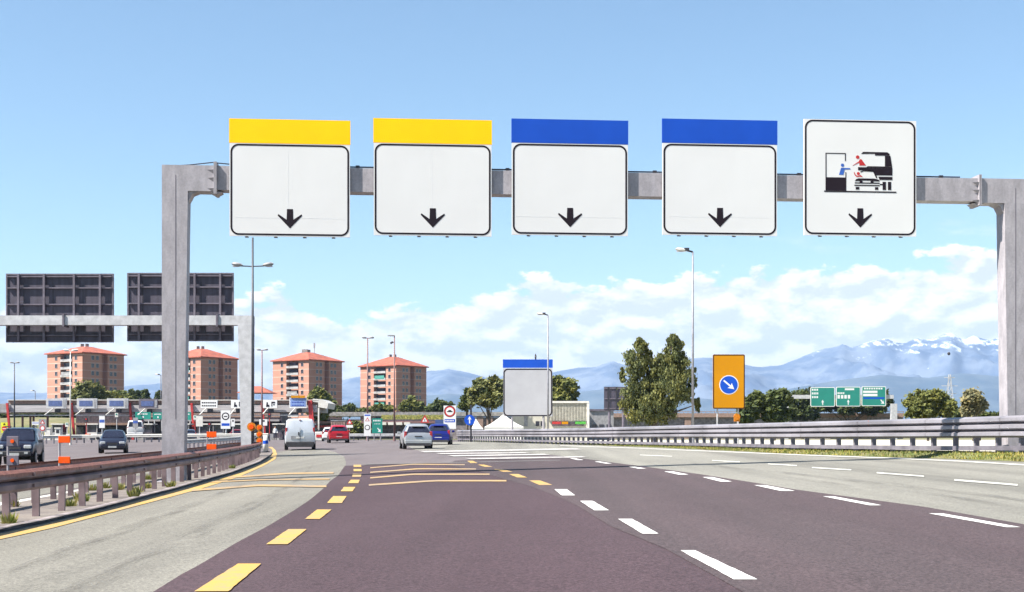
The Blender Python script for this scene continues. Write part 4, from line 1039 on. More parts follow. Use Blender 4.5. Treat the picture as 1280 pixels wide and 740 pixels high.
# ------------------------------------------------------------------ vehicles
def car(name, label, px, d, rz, paint, kind, sc=1.0, group='vehicles around the toll plaza', dz=0.0, plate_w=.5):
    x = (px - CX) / F * d
    t = thing(name, label, {'van': 'van', 'minivan': 'van', 'suv': 'car'}.get(kind, 'car'), (x, d, gz(x, d) + .012 + dz), rz, group); t.scale = (sc,) * 3
    # stations: y, zb, w, belt, top, wtop  (y=0 is the rear)
    if kind == 'hatch':
        L, W_, H_ = 3.8, .85, 1.46
        st_ = [(0, .34, .76, .70, .74, .62), (.06, .26, .82, .86, .94, .66), (.42, .24, .845, .92, 1.36, .56), (.75, .24, .85, .92, H_, .575), (1.5, .24, .85, .91, H_ + .02, .585), (2.05, .24, .85, .90, H_ - .04, .57), (2.72, .24, .845, .88, .98, .66), (3.4, .24, .82, .74, .84, .6), (3.72, .26, .77, .60, .68, .55), (3.8, .36, .7, .5, .54, .5)]
        rear = (1, 2); front = (5, 6); sides = (2, 3, 4, 5); wz = (.62, 3.08); wr = .30; ty = 1.03
    elif kind == 'suv':
        L, W_, H_ = 4.1, .88, 1.74
        st_ = [(0, .45, .84, .95, 1.0, .74), (.05, .42, .86, 1.04, 1.12, .76), (.2, .40, .875, 1.06, 1.62, .70), (.5, .40, .88, 1.06, H_, .70), (1.6, .40, .88, 1.05, H_ + .01, .70), (2.25, .40, .88, 1.04, H_ - .05, .68), (2.75, .40, .875, 1.03, 1.13, .76), (3.7, .40, .86, .98, 1.06, .74), (4.0, .42, .84, .85, .92, .72), (4.1, .5, .8, .66, .7, .68)]
        rear = (1, 2); front = (5, 6); sides = (2, 3, 4, 5); wz = (.72, 3.3); wr = .36; ty = 1.2
    elif kind == 'van':
        L, W_, H_ = 4.8, .95, 1.95
        st_ = [(0, .42, .88, 1.05, 1.10, .82), (.03, .34, .92, 1.15, 1.30, .86), (.12, .32, .94, 1.16, 1.86, .80), (.3, .32, .95, 1.16, H_, .80), (1.8, .32, .95, 1.16, H_ + .02, .80), (3.2, .32, .95, 1.14, H_ - .06, .78), (4.0, .32, .93, 1.05, 1.16, .8), (4.5, .34, .9, .85, .98, .74), (4.8, .42, .82, .6, .66, .7)]
        rear = (1, 2); front = (5, 6); sides = (4, 5); wz = (.85, 3.75); wr = .34; ty = 1.35
    else:  # minivan
        L, W_, H_ = 4.1, .85, 1.80
        st_ = [(0, .40, .80, .98, 1.02, .74), (.03, .34, .83, 1.05, 1.12, .76), (.12, .32, .85, 1.05, 1.70, .70), (.3, .32, .85, 1.05, H_, .70), (1.6, .32, .85, 1.04, H_, .70), (2.1, .32, .85, 1.02, H_ - .08, .68), (2.8, .32, .84, 1.0, 1.08, .74), (3.6, .34, .82, .84, .92, .7), (4.1, .42, .74, .6, .66, .66)]
        rear = (1, 2); front = (5, 6); sides = (2, 3, 4, 5); wz = (.72, 3.3); wr = .31; ty = 1.2
    rings = []
    for (y, zb_, w, be, tp, wt_) in st_:
        y -= L / 2
        half = [(w * .86, zb_), (w * .97, zb_ + .10), (w, zb_ + (be - zb_) * .55), (w * .975, be), (wt_ + (w - wt_) * .12, tp - (tp - be) * .14), (wt_ * .9, tp - .012), (wt_ * .5, tp + .015)]
        rings.append([(a, y, b) for a, b in half] + [(-a, y, b) for a, b in reversed(half)])
    mb = MB(); n = 14; mb.v = [p for r_ in rings for p in r_]
    mb.f = [(i * n + j, i * n + (j + 1) % n, (i + 1) * n + (j + 1) % n, (i + 1) * n + j) for i in range(len(rings) - 1) for j in range(n)]
    mb.f += [tuple(range(n - 1, -1, -1)), tuple((len(rings) - 1) * n + j for j in range(n))]; mb.mi = [0] * len(mb.f)
    body = mb.build('body', paint, t, smooth=True)
    es = body.modifiers.new('edge', 'BEVEL'); es.width = .025; es.segments = 2; es.limit_method = 'ANGLE'; es.angle_limit = R(28)
    def quad(name_, pts, m, off):
        v = [Vector(p) for p in pts]; nrm = (v[1] - v[0]).cross(v[2] - v[0]).normalized() * off
        mb = MB(); k = len(v); mb.add([p + nrm for p in v] + [p - nrm * .5 for p in v], [tuple(range(k)), tuple(range(2 * k - 1, k - 1, -1))] + [(i, k + i, k + (i + 1) % k, (i + 1) % k) for i in range(k)])
        return mb.build(name_, m, t)
    def pt(i, f_, s_=1, wf=1.0):
        (y, zb_, w, be, tp, wt_) = st_[i]; y -= L / 2
        xx = w * .975 + (wt_ * .95 - w * .975) * f_; return Vector((s_ * xx * wf, y, be + (tp - be) * f_))
    # rear glass
    a, b_ = rear
    if kind != 'van':
        zr0 = st_[a][4] + .03; ya = st_[a][0] - L / 2; yb2 = st_[b_][0] - L / 2; w0 = st_[a][5] * (1.0 if kind in ('suv', 'minivan') else 1.02); w1 = st_[b_][5] * .93
        zr1 = st_[b_][4] - .05
        f0_ = .05; f1_ = .93
        if kind == 'minivan':
            for s_ in (-1, 1): quad('rear_window', [(s_ * .07, ya + (yb2 - ya) * f0_, zr0), (s_ * w0 * .9, ya + (yb2 - ya) * f0_, zr0), (s_ * w1 * .92, ya + (yb2 - ya) * f1_, zr1), (s_ * .07, ya + (yb2 - ya) * f1_, zr1)][::s_], M['glass'], .02)
        else: quad('rear_window', [(-w0, ya + (yb2 - ya) * f0_, zr0), (w0, ya + (yb2 - ya) * f0_, zr0), (w1, ya + (yb2 - ya) * f1_, zr1), (-w1, ya + (yb2 - ya) * f1_, zr1)], M['glass'], .022)
    a, b_ = front
    y0_ = st_[a][0] - L / 2; y1_ = st_[b_][0] - L / 2
    quad('windscreen', [(st_[b_][5] * .98, y1_ - .04, st_[b_][4] + .03), (-st_[b_][5] * .98, y1_ - .04, st_[b_][4] + .03), (-st_[a][5] * .93, y0_ + .05, st_[a][4] - .045), (st_[a][5] * .93, y0_ + .05, st_[a][4] - .045)], M['glass'], .022)
    for s_ in (-1, 1):
        sl = list(sides)
        for i, j in zip(sl, sl[1:] + [front[1]]):
            p0, p1, p2_, p3 = pt(i, .12, s_), pt(j, .12 if j != front[1] else .3, s_), pt(j, .80 if j != front[1] else .5, s_), pt(i, .80, s_)
            g_ = .035
            p0.y += g_; p3.y += g_; p1.y -= g_ if j != front[1] else .12; p2_.y -= g_ if j != front[1] else .16
            quad('side_window', [p0, p1, p2_, p3][::s_], M['glass'], .022)
    # wheels
    for wy in wz:
        for s_ in (-1, 1):
            mb = MB(); mb.tube((s_ * (W_ - .20), wy - L / 2, wr - .01), (s_ * (W_ + .012), wy - L / 2, wr - .01), wr, wr * .97, 22); wh = mb.build('wheel', M['tyre'], t)
            mb = MB(); mb.tube((s_ * (W_ + .013), wy - L / 2, wr - .01), (s_ * (W_ + .02), wy - L / 2, wr - .01), wr * .66, wr * .6, 16); mb.build('rim', M['rim'], wh)
            mb = MB(); vs_ = []
            for k in range(13):
                an = pi * k / 12 * 1.16 - .25
                for rr in (wr * 1.0, wr * 1.2): vs_.append((s_ * (W_ + .006), wy - L / 2 + rr * cos(an), wr + rr * sin(an)))
            mb.add(vs_, [(2 * k, 2 * k + 1, 2 * k + 3, 2 * k + 2) for k in range(12)]); mb.build('wheel_arch', M['bumper'], t)
    yr = -L / 2; yf = L / 2
    # bumpers
    mb = MB(); bw_ = W_ * .93; mb.box((0, yr + .04, .40 if kind != 'suv' else .52), (bw_ * 2, .16, .26)); mb.build('rear_bumper', M['bumper'] if kind in ('suv', 'van') else paint, t, bevel=.05)
    mb = MB(); mb.box((0, yf - .06, .40 if kind != 'suv' else .55), (bw_ * 1.86, .2, .24)); mb.build('front_bumper', M['bumper'] if kind in ('suv', 'van') else paint, t, bevel=.05)
    mb = MB(); mb.box((0, yr + .10, .27), (W_ * 1.7, .3, .16)); mb.build('underside', M['bumper'], t)
    for s_ in (-1, 1):
        zl = {'van': 1.15, 'suv': .92, 'minivan': .95}.get(kind, .86)
        mb = MB(); mb.box((s_ * (W_ - .105), yr + (.06 if kind != 'hatch' else .075), zl), (.13 if kind != 'hatch' else .16, .10, .5 if kind == 'van' else .34)); mb.build('tail_light', M['tail'], t, bevel=.02)
        zh = {'van': .84, 'suv': .86, 'minivan': .78}.get(kind, .66)
        mb = MB(); mb.box((s_ * (W_ - .27), yf - (.12 if kind != 'suv' else .06), zh), (.34, .16, .17)); mb.build('headlight', M['head'], t, bevel=.04)
        yy = st_[front[1]][0] - L / 2 - .25
        mb = MB(); mb.box((s_ * (W_ + .10), yy, ty - .08), (.2, .10, .15)); mb.build('mirror', M['bumper'] if kind != 'hatch' else paint, t, bevel=.03)
    pz = {'van': .78, 'suv': .75, 'minivan': .72}.get(kind, .66 if plate_w > .45 else .5)
    mb = MB(); mb.box((0, yr - .052 if kind == 'suv' else yr - .018, pz if kind != 'hatch' else .48), (plate_w, .03, .115)); mb.build('number_plate', M['plate'], t)
    mb = MB(); mb.box((0, yf + .012 + (.03 if kind != 'hatch' else .028), .40 if kind != 'suv' else .52), (.5, .02, .11)); mb.build('number_plate', M['plate'], t)
    mb = MB(); mb.box((0, yf - .035 + (.02 if kind != 'suv' else 0), .60 if kind != 'suv' else .80), (.62, .06, .12)); mb.build('grille', M['bumper'], t)
    if kind == 'van':
        mb = MB(); mb.box((0, yr - .02, .95), (.014, .05, .9)); mb.build('door_seam', M['bumper'], t)
        mb = MB(); mb.box((-.09, yr - .03, 1.02), (.08, .05, .20)); mb.build('door_handle', M['bumper'], t)
        mb = MB(); mb.box((-.25, yr - .006, .78), (.62, .03, .20)); mb.build('plate_recess', M['booth'], t)
        mb = MB(); mb.box((0, yr + .10, 1.88), (.12, .04, .05)); mb.build('brake_light', M['tail'], t)
    elif kind == 'hatch':
        mb = MB(); mb.box((0, yr + .30, 1.33), (.7, .14, .04)); mb.build('spoiler', paint, t, bevel=.015)
        mb = MB(); mb.box((0, yr - .01, .74), (.42, .04, .06)); mb.build('tailgate_handle', M['bumper'], t)
    elif kind == 'suv':
        for s_ in (-1, 1):
            mb = MB(); mb.tube((s_ * .60, -1.5, 1.80), (s_ * .60, .35, 1.80), .025, n=8); mb.build('roof_rail', M['dark'], t)
            mb = MB(); mb.box((s_ * .55, yf + .04, .58), (.16, .03, .1)); mb.build('fog_light', M['head'], t)
    return t
car('panel_van', 'silver panel van seen from behind, driving to the toll gates on the left lane', 375, 87, R(9), car_paint('silver_van_paint', (.66, .70, .76), .25), 'van')
car('hatchback', 'small red hatchback seen from behind, right of the silver van', 422.5, 116, R(10), car_paint('red_paint_car', (.42, .01, .02), .1), 'hatch', 1.02)
car('hatchback', 'silver hatchback seen from behind, left of the blue hatchback', 519.5, 81, R(9), car_paint('silver_paint', (.50, .52, .55), .5), 'hatch')
car('hatchback', 'dark blue hatchback seen from behind, beside the silver one', 549.5, 97, R(0), car_paint('blue_paint', (.012, .02, .22), .3), 'hatch')
car('hatchback', 'dark grey hatchback seen from the front on the opposite lanes', 142, 89, R(194), car_paint('dark_grey_paint', (.018, .018, .035), .3), 'hatch', 1.02)
car('jeep', 'dark blue jeep with roof rails seen from the front at the left edge', 25, 64.5, R(192), car_paint('navy_paint', (.010, .010, .028), .3), 'suv')
car('small_van', 'small white van with two rear windows, behind the far left barrier', 170, 182, R(13), car_paint('white_van_paint', (.78, .78, .78), 0), 'minivan', 1.25, dz=.35)
car('hatchback', 'dark red car waiting in a toll lane left of the second gantry post', 296, 186, R(10), car_paint('maroon_paint', (.20, .02, .03), .1), 'hatch')
car('hatchback', 'grey-blue car waiting in a toll lane just right of the main gantry post', 238, 188, R(12), car_paint('steel_blue_paint', (.10, .14, .22), .3), 'hatch')
car('hatchback', 'white car mostly hidden behind the left side of the red hatchback', 412.5, 136, R(8), car_paint('white_paint_car', (.75, .75, .75), 0), 'hatch', .95)

# ------------------------------------------------------------------ toll station
YT = 200
def T(px): return (px - CX) / F * YT
def TZ(py, Y=YT): return EYE + (HZ - py) / F * Y
can = thing('toll_canopy', 'long flat canopy of the toll station with grey fascia and red columns', 'canopy', (T(200), YT, gz(T(200), YT)))
cx0, cz0 = can.location.x, can.location.z
x0, x1 = T(10) - cx0, T(398) - cx0; zt_, zb_ = TZ(500.5) - cz0, TZ(516) - cz0
mb = MB(); mb.box(((x0 + x1) / 2, 5.5, (zt_ + zb_) / 2), (x1 - x0, 10, zt_ - zb_ - .25)); mb.build('roof_slab', M['fascia'], can)
mb = MB(); mb.box(((x0 + x1) / 2, .25, zt_ - .25), (x1 - x0, .3, .5)); mb.build('upper_fascia', M['fascia_brown'], can)
mb = MB(); mb.box(((x0 + x1) / 2, .1, zb_ + .62), (x1 - x0 - .4, .3, 1.0)); mb.build('lower_fascia', M['fascia'], can)
mb = MB(); mb.box(((x0 + x1) / 2, .02, zt_ + .05), (x1 - x0, .5, .10)); mb.build('coping', M['booth_white'], can)
mb = MB(); mb.box(((x0 + x1) / 2, .3, zb_ - .35), (x1 - x0, .12, .14)); mb.build('service_rail', M['steel_light'], can)
mb = MB(); mb.flat([(x1, zt_ - 1.0), (x1 + 1.3, zt_ - 1.2), (x1 + 1.5, zt_ - .4), (x1 + .6, zt_ + .15), (x1 - .8, zt_ + .25), (x1 - .8, zt_ - .2), (x1, zt_ - .3)], -.2, 8); mb.build('end_cap', M['booth_white'], can)
mb = MB(); mb.box(((T(-30) - cx0 + x0) / 2, 6, zt_ - 1.1), (x0 - T(-30) + cx0 - .2, 9, 1.3)); mb.build('side_roof', M['booth'], can)
for px_ in (12, 92, 165, 242, 330):
    mb = MB(); x = T(px_) - cx0; mb.beam((x - .25, -.3, zt_ - .4), (x + .3, -.3, -.6), .32, .3); mb.build('column', M['red'], can)
mb = MB(); x = T(392) - cx0; mb.beam((x - .5, -.3, zt_), (x + .1, -.3, -.4), .6, .5); mb.build('column', M['red'], can)
mb = MB(); x = T(398.5) - cx0; mb.box((x, -.2, (zt_ - 1) / 2 - .1), (.2, .2, zt_ - 1)); mb.build('end_post', M['booth_white'], can)
for px_ in (16, 26, 30, 48): 
    mb = MB(); x = T(px_) - cx0; mb.box((x, 4, zb_ / 2 - .2), (.25, .25, zb_)); mb.build('rear_post', M['pole_brown'], can)
# dark office behind the lanes
of = thing('toll_office', 'dark toll office building under the left part of the canopy', 'building', ((131 - CX) * (YT + 13) / F, YT + 13, 0)); k = (YT + 13) / F
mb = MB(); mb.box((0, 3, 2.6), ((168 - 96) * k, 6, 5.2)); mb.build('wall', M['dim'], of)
mb = MB(); mb.box((0, -.3, 3.2), ((168 - 96) * k, .7, .35)); mb.build('ledge', M['fascia_brown'], of)
for q in range(7):
    mb = MB(); mb.box((-3.8 + q * 1.25, -.02, 1.9), (.95, .06, 1.6)); mb.build('window', M['pane'], of)
# booths
for i, (px_, lab) in enumerate([(75, 'left of the dark office'), (118, 'in front of the dark office'), (186, 'left of the main gantry post'), (218, 'behind the main gantry post'), (232, 'just right of the main gantry post'), (256, 'right of the small grey no-overtaking board'), (275, 'left of the ring-marked board'), (300, 'left of the second gantry post'), (350, 'just left of the silver van'), (386, 'behind the silver van, at the right canopy end')]):
    Yb = YT - 2; g_ = gz(T(px_), Yb); t = thing('toll_booth', 'small toll booth ' + lab, 'toll booth', (T(px_) * Yb / YT, Yb, g_), 0, 'toll booths under the canopy')
    c1 = [M['booth'], M['booth_white'], M['dim']][i % 3]
    mb = MB(); mb.box((0, 0, .55), (1.5, 2.4, 1.1)); mb.build('lower_wall', c1, t)
    mb = MB(); mb.box((0, 0, 1.65), (1.42, 2.3, 1.1)); mb.build('window', M['pane'], t)
    mb = MB(); mb.box((0, 0, 2.3), (1.8, 2.8, .18)); mb.build('roof', M['booth_white'], t)
    for s_ in (-1, 1): mb = MB(); mb.box((s_ * .73, -1.18, 1.65), (.08, .08, 1.1)); mb.build('corner_post', c1, t)
    mb = MB(); mb.box((0, -2.6, .15), (1.1, 2.6, .3)); mb.build('island', M['concrete'], t)
# display boards on the canopy
def display(x0, y0, x1, y1, Y, label, kind):
    w = (x1 - x0) / F * Y; h = (y1 - y0) / F * Y; c = P((x0 + x1) / 2, y1, Y)
    t = thing('lane_display', label, 'display board', c, 0, 'lane boards standing on the toll canopy')
    fm = {'led': M['steel_light'], 'dark': M['sign_frame']}.get(kind, M['sign_white'])
    mb = MB(); mb.box((0, 0, h / 2), (w, .35, h)); mb.build('case', fm, t)
    if kind in ('led', 'dark'):
        mb = MB(); mb.box((-.05 * w, -.19, h / 2), (w * .66, .03, h * .55)); mb.build('screen', M['screen'], t)
        mb = MB(); mb.box((w * .4, -.185, h / 2), (w * .12, .02, h * .8)); mb.build('side_lamp', M['booth'], t)
    elif kind == 'text':
        mb = MB()
        for r_ in range(2):
            for q in range(7): mb.box((-w * .38 + q * w * .125, -.185, h * (.3 + .4 * r_)), (w * .085, .02, h * .16))
        mb.build('lettering', M['sign_black'], t)
    elif kind == 'picto':
        mb = MB(); mb.flat([(-w * .28, h * .15), (-w * .05, h * .15), (-w * .05, h * .4), (-w * .16, h * .4), (-w * .16, h * .72), (-w * .24, h * .72)], -.2, -.18)
        mb.flat([(w * .1, h * .2), (w * .16, h * .2), (w * .16, h * .6), (w * .36, h * .6), (w * .36, h * .78), (w * .1, h * .78)], -.2, -.18); mb.box((w * .28, -.19, h * .42), (w * .1, .02, h * .14)); mb.build('pictogram', M['sign_black'], t)
    elif kind == 'blue':
        mb = MB(); mb.box((0, -.19, h * .55), (w * .9, .03, h * .8)); mb.build('face', mat('pale_blue_panel', (.22, .33, .66), .5), t)
        mb = MB(); mb.box((0, -.19, h + .12), (w * .8, .3, .35)); mb.build('amber_top', M['sign_amber'], t)
        mb = MB()
        for r_ in range(2):
            for q in range(8): mb.box((-w * .32 + q * w * .09, -.212, h * (.25 + .3 * r_)), (w * .06, .012, h * .12))
        mb.build('lettering', mat('deep_blue', (.03, .07, .4), .5), t)
    mb = MB(); mb.beam((-w * .15, -.1, 0), (-w * .45, -1.2, -1.0), .12, .12); mb.build('support_arm', M['booth_white'], t)
    mb = MB(); mb.box((.1, .15, -.35), (.8, .2, .5)); mb.build('bracket', M['dark'], t)
for a in [(58, 498, 83.5, 510.5, 'led', 'leftmost blue-screen display board on the toll canopy'), (96.5, 498, 121.5, 510.5, 'led', 'blue-screen display board on the canopy, below the dark trees by the left tower'),
          (134, 498, 160.5, 510.5, 'led', 'blue-screen display board on the canopy, third from the left'), (174, 498.5, 197.5, 510.5, 'dark', 'dark-framed display board just left of the main gantry post'),
          (251 - 0, 500.5, 272, 510, 'text', 'white board with two lines of lettering right of the main gantry post'), (289, 500, 305.5, 510, 'picto', 'white pictogram board left of the second gantry post'),
          (329, 500, 346.5, 510, 'picto', 'white pictogram board right of the second gantry post'), (362, 497, 383.5, 510, 'blue', 'pale blue board with an amber top edge above the silver van')]:
    display(a[0], a[1], a[2], a[3], YT - .7, a[5], a[4])
lanes_ = [(84, 'leftmost'), (108, 'second'), (146, 'third'), (178, 'fourth'), (244, 'fifth'), (262, 'sixth'), (283, 'seventh'), (337, 'eighth'), (360, 'ninth')]
for i, (px_, o_n) in enumerate(lanes_):
    Yq = YT - 4; c = D(px_, Yq); t = thing('lane_signal', o_n + ' signal post from the left in front of the toll booths', 'traffic signal', c, 0, 'lane signal posts before the booths')
    hh = 2.2 + (i * 37 % 5) * .35
    mb = MB(); mb.tube((0, 0, 0), (0, 0, hh), .06, n=8); mb.build('post', [M['booth_white'], M['red'], M['steel_light']][i % 3], t)
    mb = MB(); mb.box((0, -.05, hh), (.45, .25, .6)); mb.build('signal_box', M['dark'] if i % 2 else M['booth_white'], t)
    mb = MB(); mb.tube((0, -.20, hh + .1), (0, -.176, hh + .1), .12, n=12); mb.build('signal_lens', [M['sign_green'], M['sign_red']][i % 2], t)
    mb = MB(); mb.box((.45, -.6, .45), (.5, 1.0, .9)); mb.build('kerb_cabinet', [M['booth_white'], M['orange'], M['sign_green'], M['booth']][i % 4], t)
# hanging green signs and small boards in the lanes
def lane_board(x0, y0, x1, y1, Y, m, label, extra=None, ground=True, name='lane_board'):
    xx = ((x0 + x1) / 2 - CX) / F * Y; g_ = gz(xx, Y)
    t, w, h, b0 = board(name, label, 'road sign', x0, y0, x1, y1, Y, m, g_, (.5,) if ground else (.15, .85), M['steel_light'], pw=.14)
    if extra == 'green':
        mb = MB()
        for q in range(6): mb.box((-w * .3 + q * w * .11, -.03, b0 + h * .72), (w * .07, .01, h * .16))
        mb.box((0, -.03, b0 + h * .3), (w * .12, .01, h * .25)); mb.build('lettering', M['sign_white'], t)
    elif extra == 'ring':
        on(t, 'ring', disc(0, b0 + h * .68, w * .4), M['sign_black'], -.026); on(t, 'ring_centre', disc(0, b0 + h * .68, w * .28), M['sign_white'], -.030)
        on(t, 'symbol', [(-w * .18, b0 + h * .64), (w * .18, b0 + h * .64), (w * .18, b0 + h * .7), (-w * .18, b0 + h * .7)], M['sign_black'], -.034)
        on(t, 'strip', [(-w * .42, b0 + h * .16), (w * .42, b0 + h * .16), (w * .42, b0 + h * .3), (-w * .42, b0 + h * .3)], M['sign_blue'], -.026)
    elif extra == 'bluestrip': on(t, 'strip', [(-w * .45, b0 + h * .45), (w * .45, b0 + h * .45), (w * .45, b0 + h * .7), (-w * .45, b0 + h * .7)], mat('strip_blue', (.05, .12, .5), .5), -.026)
    elif extra == 'noentry':
        on(t, 'disc', disc(0, b0 + h * .4, w * .4), M['sign_red'], -.026); on(t, 'bar', [(-w * .28, b0 + h * .37), (w * .28, b0 + h * .37), (w * .28, b0 + h * .43), (-w * .28, b0 + h * .43)], M['sign_white'], -.030)
        on(t, 'triangle', tri(0, b0 + h * .82, w * .2), M['sign_black'], -.026)
    elif extra == 'two':
        on(t, 'ring', disc(0, b0 + h * .3, w * .36), M['sign_red'], -.026); on(t, 'ring_centre', disc(0, b0 + h * .3, w * .24), M['sign_white'], -.030)
        on(t, 'triangle', tri(0, b0 + h * .74, w * .34), M['sign_red'], -.026); on(t, 'triangle_centre', tri(0, b0 + h * .73, w * .18), M['sign_white'], -.030)
    elif extra == 'icon': on(t, 'icon', [(-w * .2, b0 + h * .6), (w * .2, b0 + h * .6), (w * .2, b0 + h * .85), (-w * .2, b0 + h * .85)], M['sign_black'], -.026)
lane_board(169, 515, 188.5, 524, YT - 1.5, M['sign_green'], 'wide green sign hanging under the canopy, left of the main gantry post', 'green', False)
lane_board(191, 515.5, 204, 524, YT - 1.5, M['sign_green'], 'narrow green sign against the left side of the main gantry post', 'green', False)
lane_board(229, 515, 239, 525, YT - 1.5, M['sign_green'], 'small green sign just right of the main gantry post', 'green', False)
lane_board(276, 513, 288, 536, 172, M['sign_white'], 'white board with a black ring symbol and blue strip between the gantry posts', 'ring')
lane_board(245, 520, 253.5, 533, 176, M['booth_white'], 'pale blank board right of the main gantry post under the canopy')
lane_board(289, 523.5, 293.5, 533, 178, M['sign_white'], 'tiny white board with a dark icon right of the ring-marked board', 'icon')
lane_board(324, 524, 334, 532, 165, M['sign_white'], 'small white board with an icon above the amber beacons', 'icon')
lane_board(124, 520, 131, 535, 168, M['sign_white'], 'white board with a blue strip above the dark grey hatchback', 'bluestrip')
lane_board(166, 522, 172.5, 535, 178, M['booth'], 'grey board with a blue strip left of the small white van', 'bluestrip')
lane_board(48.5, 524, 58, 540, 120, M['booth'], 'grey sign with a triangle over a ring, right behind the jeep', 'two')
lane_board(1.5, 528, 9.5, 541, 110, mat('fluorescent_yellow', (.75, .75, .02), .5), 'fluorescent yellow board with a no-entry disc at the left edge', 'noentry')
lane_board(40, 527, 49, 531, 165, M['sign_white'], 'small white plate with a blue strip above the jeep', 'bluestrip')
for px_, lab in ((60.5, 'left'), (73, 'right')):
    Yq = 176; c = D(px_, Yq); t = thing('machine_cabinet', 'white ticket cabinet on the grass side of the lanes, the ' + ('plain one behind the jeep' if lab == 'left' else 'one with a dark window'), 'cabinet', c, 0, 'white ticket cabinets')
    mb = MB(); mb.box((0, 0, .75), (.72, .6, 1.5)); mb.build('case', M['booth_white'], t, bevel=.03)
    mb = MB(); mb.box((0, 0, 1.58), (.85, .7, .16)); mb.build('lid', M['booth_white'], t)
    if lab == 'right': mb = MB(); mb.box((0, -.31, 1.15), (.4, .02, .4)); mb.build('window', M['dark'], t)
c = D(400, 150); t = thing('crash_cushion', 'white crash cushion block at the right end of the toll canopy', 'crash cushion', c)
mb = MB(); mb.box((0, 0, .5), (.9, 1.6, 1.0)); mb.build('body', M['booth_white'], t, bevel=.08); mb = MB(); mb.box((0, -.82, .55), (.6, .03, .3)); mb.build('band', M['sign_red'], t)

# person standing in the lane by the booths
c = D(344, 172); pr = tag(bpy.data.objects.new('person', bpy.data.meshes.new('person')), 'person in a white shirt and dark trousers standing by the booths left of the van', 'person'); COL.objects.link(pr); pr.location = c; pr.rotation_euler = (0, 0, R(20))
J = [(0, 0, .95, .13), (0, 0, 1.15, .13), (0, 0, 1.42, .15), (0, 0, 1.52, .06), (0, 0, 1.66, .095), (0, 0, 1.76, .075),
     (.19, 0, 1.42, .055), (.25, -.04, 1.15, .045), (.24, -.16, .92, .035), (-.19, 0, 1.42, .055), (-.25, 0, 1.15, .045), (-.26, -.06, .90, .035),
     (.10, 0, .88, .09), (.12, -.02, .48, .06), (.13, .02, .08, .04), (.13, -.12, .03, .04), (-.10, 0, .88, .09), (-.12, -.04, .48, .06), (-.13, .03, .08, .04), (-.13, -.11, .03, .04)]
E_ = [(0, 1), (1, 2), (2, 3), (3, 4), (4, 5), (2, 6), (6, 7), (7, 8), (2, 9), (9, 10), (10, 11), (0, 12), (12, 13), (13, 14), (14, 15), (0, 16), (16, 17), (17, 18), (18, 19)]
pr.data.from_pydata([j[:3] for j in J], E_, [])
sk = pr.modifiers.new('skin', 'SKIN')
for i, j in enumerate(J): pr.data.skin_vertices[0].data[i].radius = (j[3], j[3])
pr.data.skin_vertices[0].data[0].use_root = True
ss = pr.modifiers.new('sub', 'SUBSURF'); ss.levels = 1; ss.render_levels = 1
pmat = bpy.data.materials.new('clothed_person'); pmat.use_nodes = True; tt = NT(pmat.node_tree); tcn = tt.node('ShaderNodeTexCoord'); sp = tt.node('ShaderNodeSeparateXYZ'); tt.l.new(tcn.outputs['Object'], sp.inputs[0])
cA = tt.mix(tt.ramp(sp.outputs[2], .94, .95), (.03, .03, .05, 1), (.75, .75, .74, 1)); cB = tt.mix(tt.ramp(sp.outputs[2], 1.52, 1.53), cA, (.45, .26, .19, 1)); cC = tt.mix(tt.ramp(sp.outputs[2], 1.72, 1.73), cB, (.04, .03, .02, 1))
tt.l.new(cC, tt.n['Principled BSDF'].inputs['Base Color']); pr.data.materials.append(pmat)

# grassy bank behind the station
mb = MB()
xs_ = frange(-130, -72, 4); 
for i, x in enumerate(xs_):
    for j, (yy, zz) in enumerate([(218, .2), (224, 1.6), (232, 3.6), (240, 4.4), (260, 4.6)]): mb.v.append((x, yy + 4 * sin(x * .05), zz + .3 * sin(x * .2)))
mb.f = [(i * 5 + j, (i + 1) * 5 + j, (i + 1) * 5 + j + 1, i * 5 + j + 1) for i in range(len(xs_) - 1) for j in range(4)]; mb.mi = [0] * len(mb.f)
structure(mb.build('grass_bank', M['grass_far'], smooth=True))
# overpass / viaduct
YO = 262; ov = thing('viaduct', 'long low concrete viaduct crossing behind the toll plaza and the trees', 'bridge', (0, YO, .7))
def O(px): return (px - CX) / F * YO
def OZ(py): return EYE + (HZ - py) / F * YO - .7
mb = MB(); mb.box(((O(405) + O(640)) / 2, 5, OZ(517.5)), (O(640) - O(405), 10, OZ(515) - OZ(520))); mb.build('parapet', M['concrete'], ov)
mb = MB(); mb.box(((O(640) + O(1130)) / 2, 5, OZ(519)), (O(1130) - O(640), 10, OZ(516.5) - OZ(521.5))); mb.build('parapet', M['fascia_brown'], ov)
mb = MB(); mb.box(((O(560) + O(1130)) / 2, 5.3, OZ(521.5) / 2), (O(1130) - O(560), 9.4, OZ(521.5))); mb.build('retaining_wall', M['kerb'], ov)
for px_ in (600, 612, 628, 740, 860, 980, 1080):
    mb = MB(); mb.box((O(px_), .5, OZ(521) / 2), (1.2, .6, OZ(521))); mb.build('pier', M['fascia_brown'], ov)
mb = MB()
for k in range(90): mb.box((O(640) + (O(1130) - O(640)) * k / 89, .3, OZ(515.4)), (.08, .08, .4))
mb.box(((O(640) + O(1130)) / 2, .3, OZ(514.5)), (O(1130) - O(640), .1, .1)); mb.build('railing', M['fascia_brown'], ov)
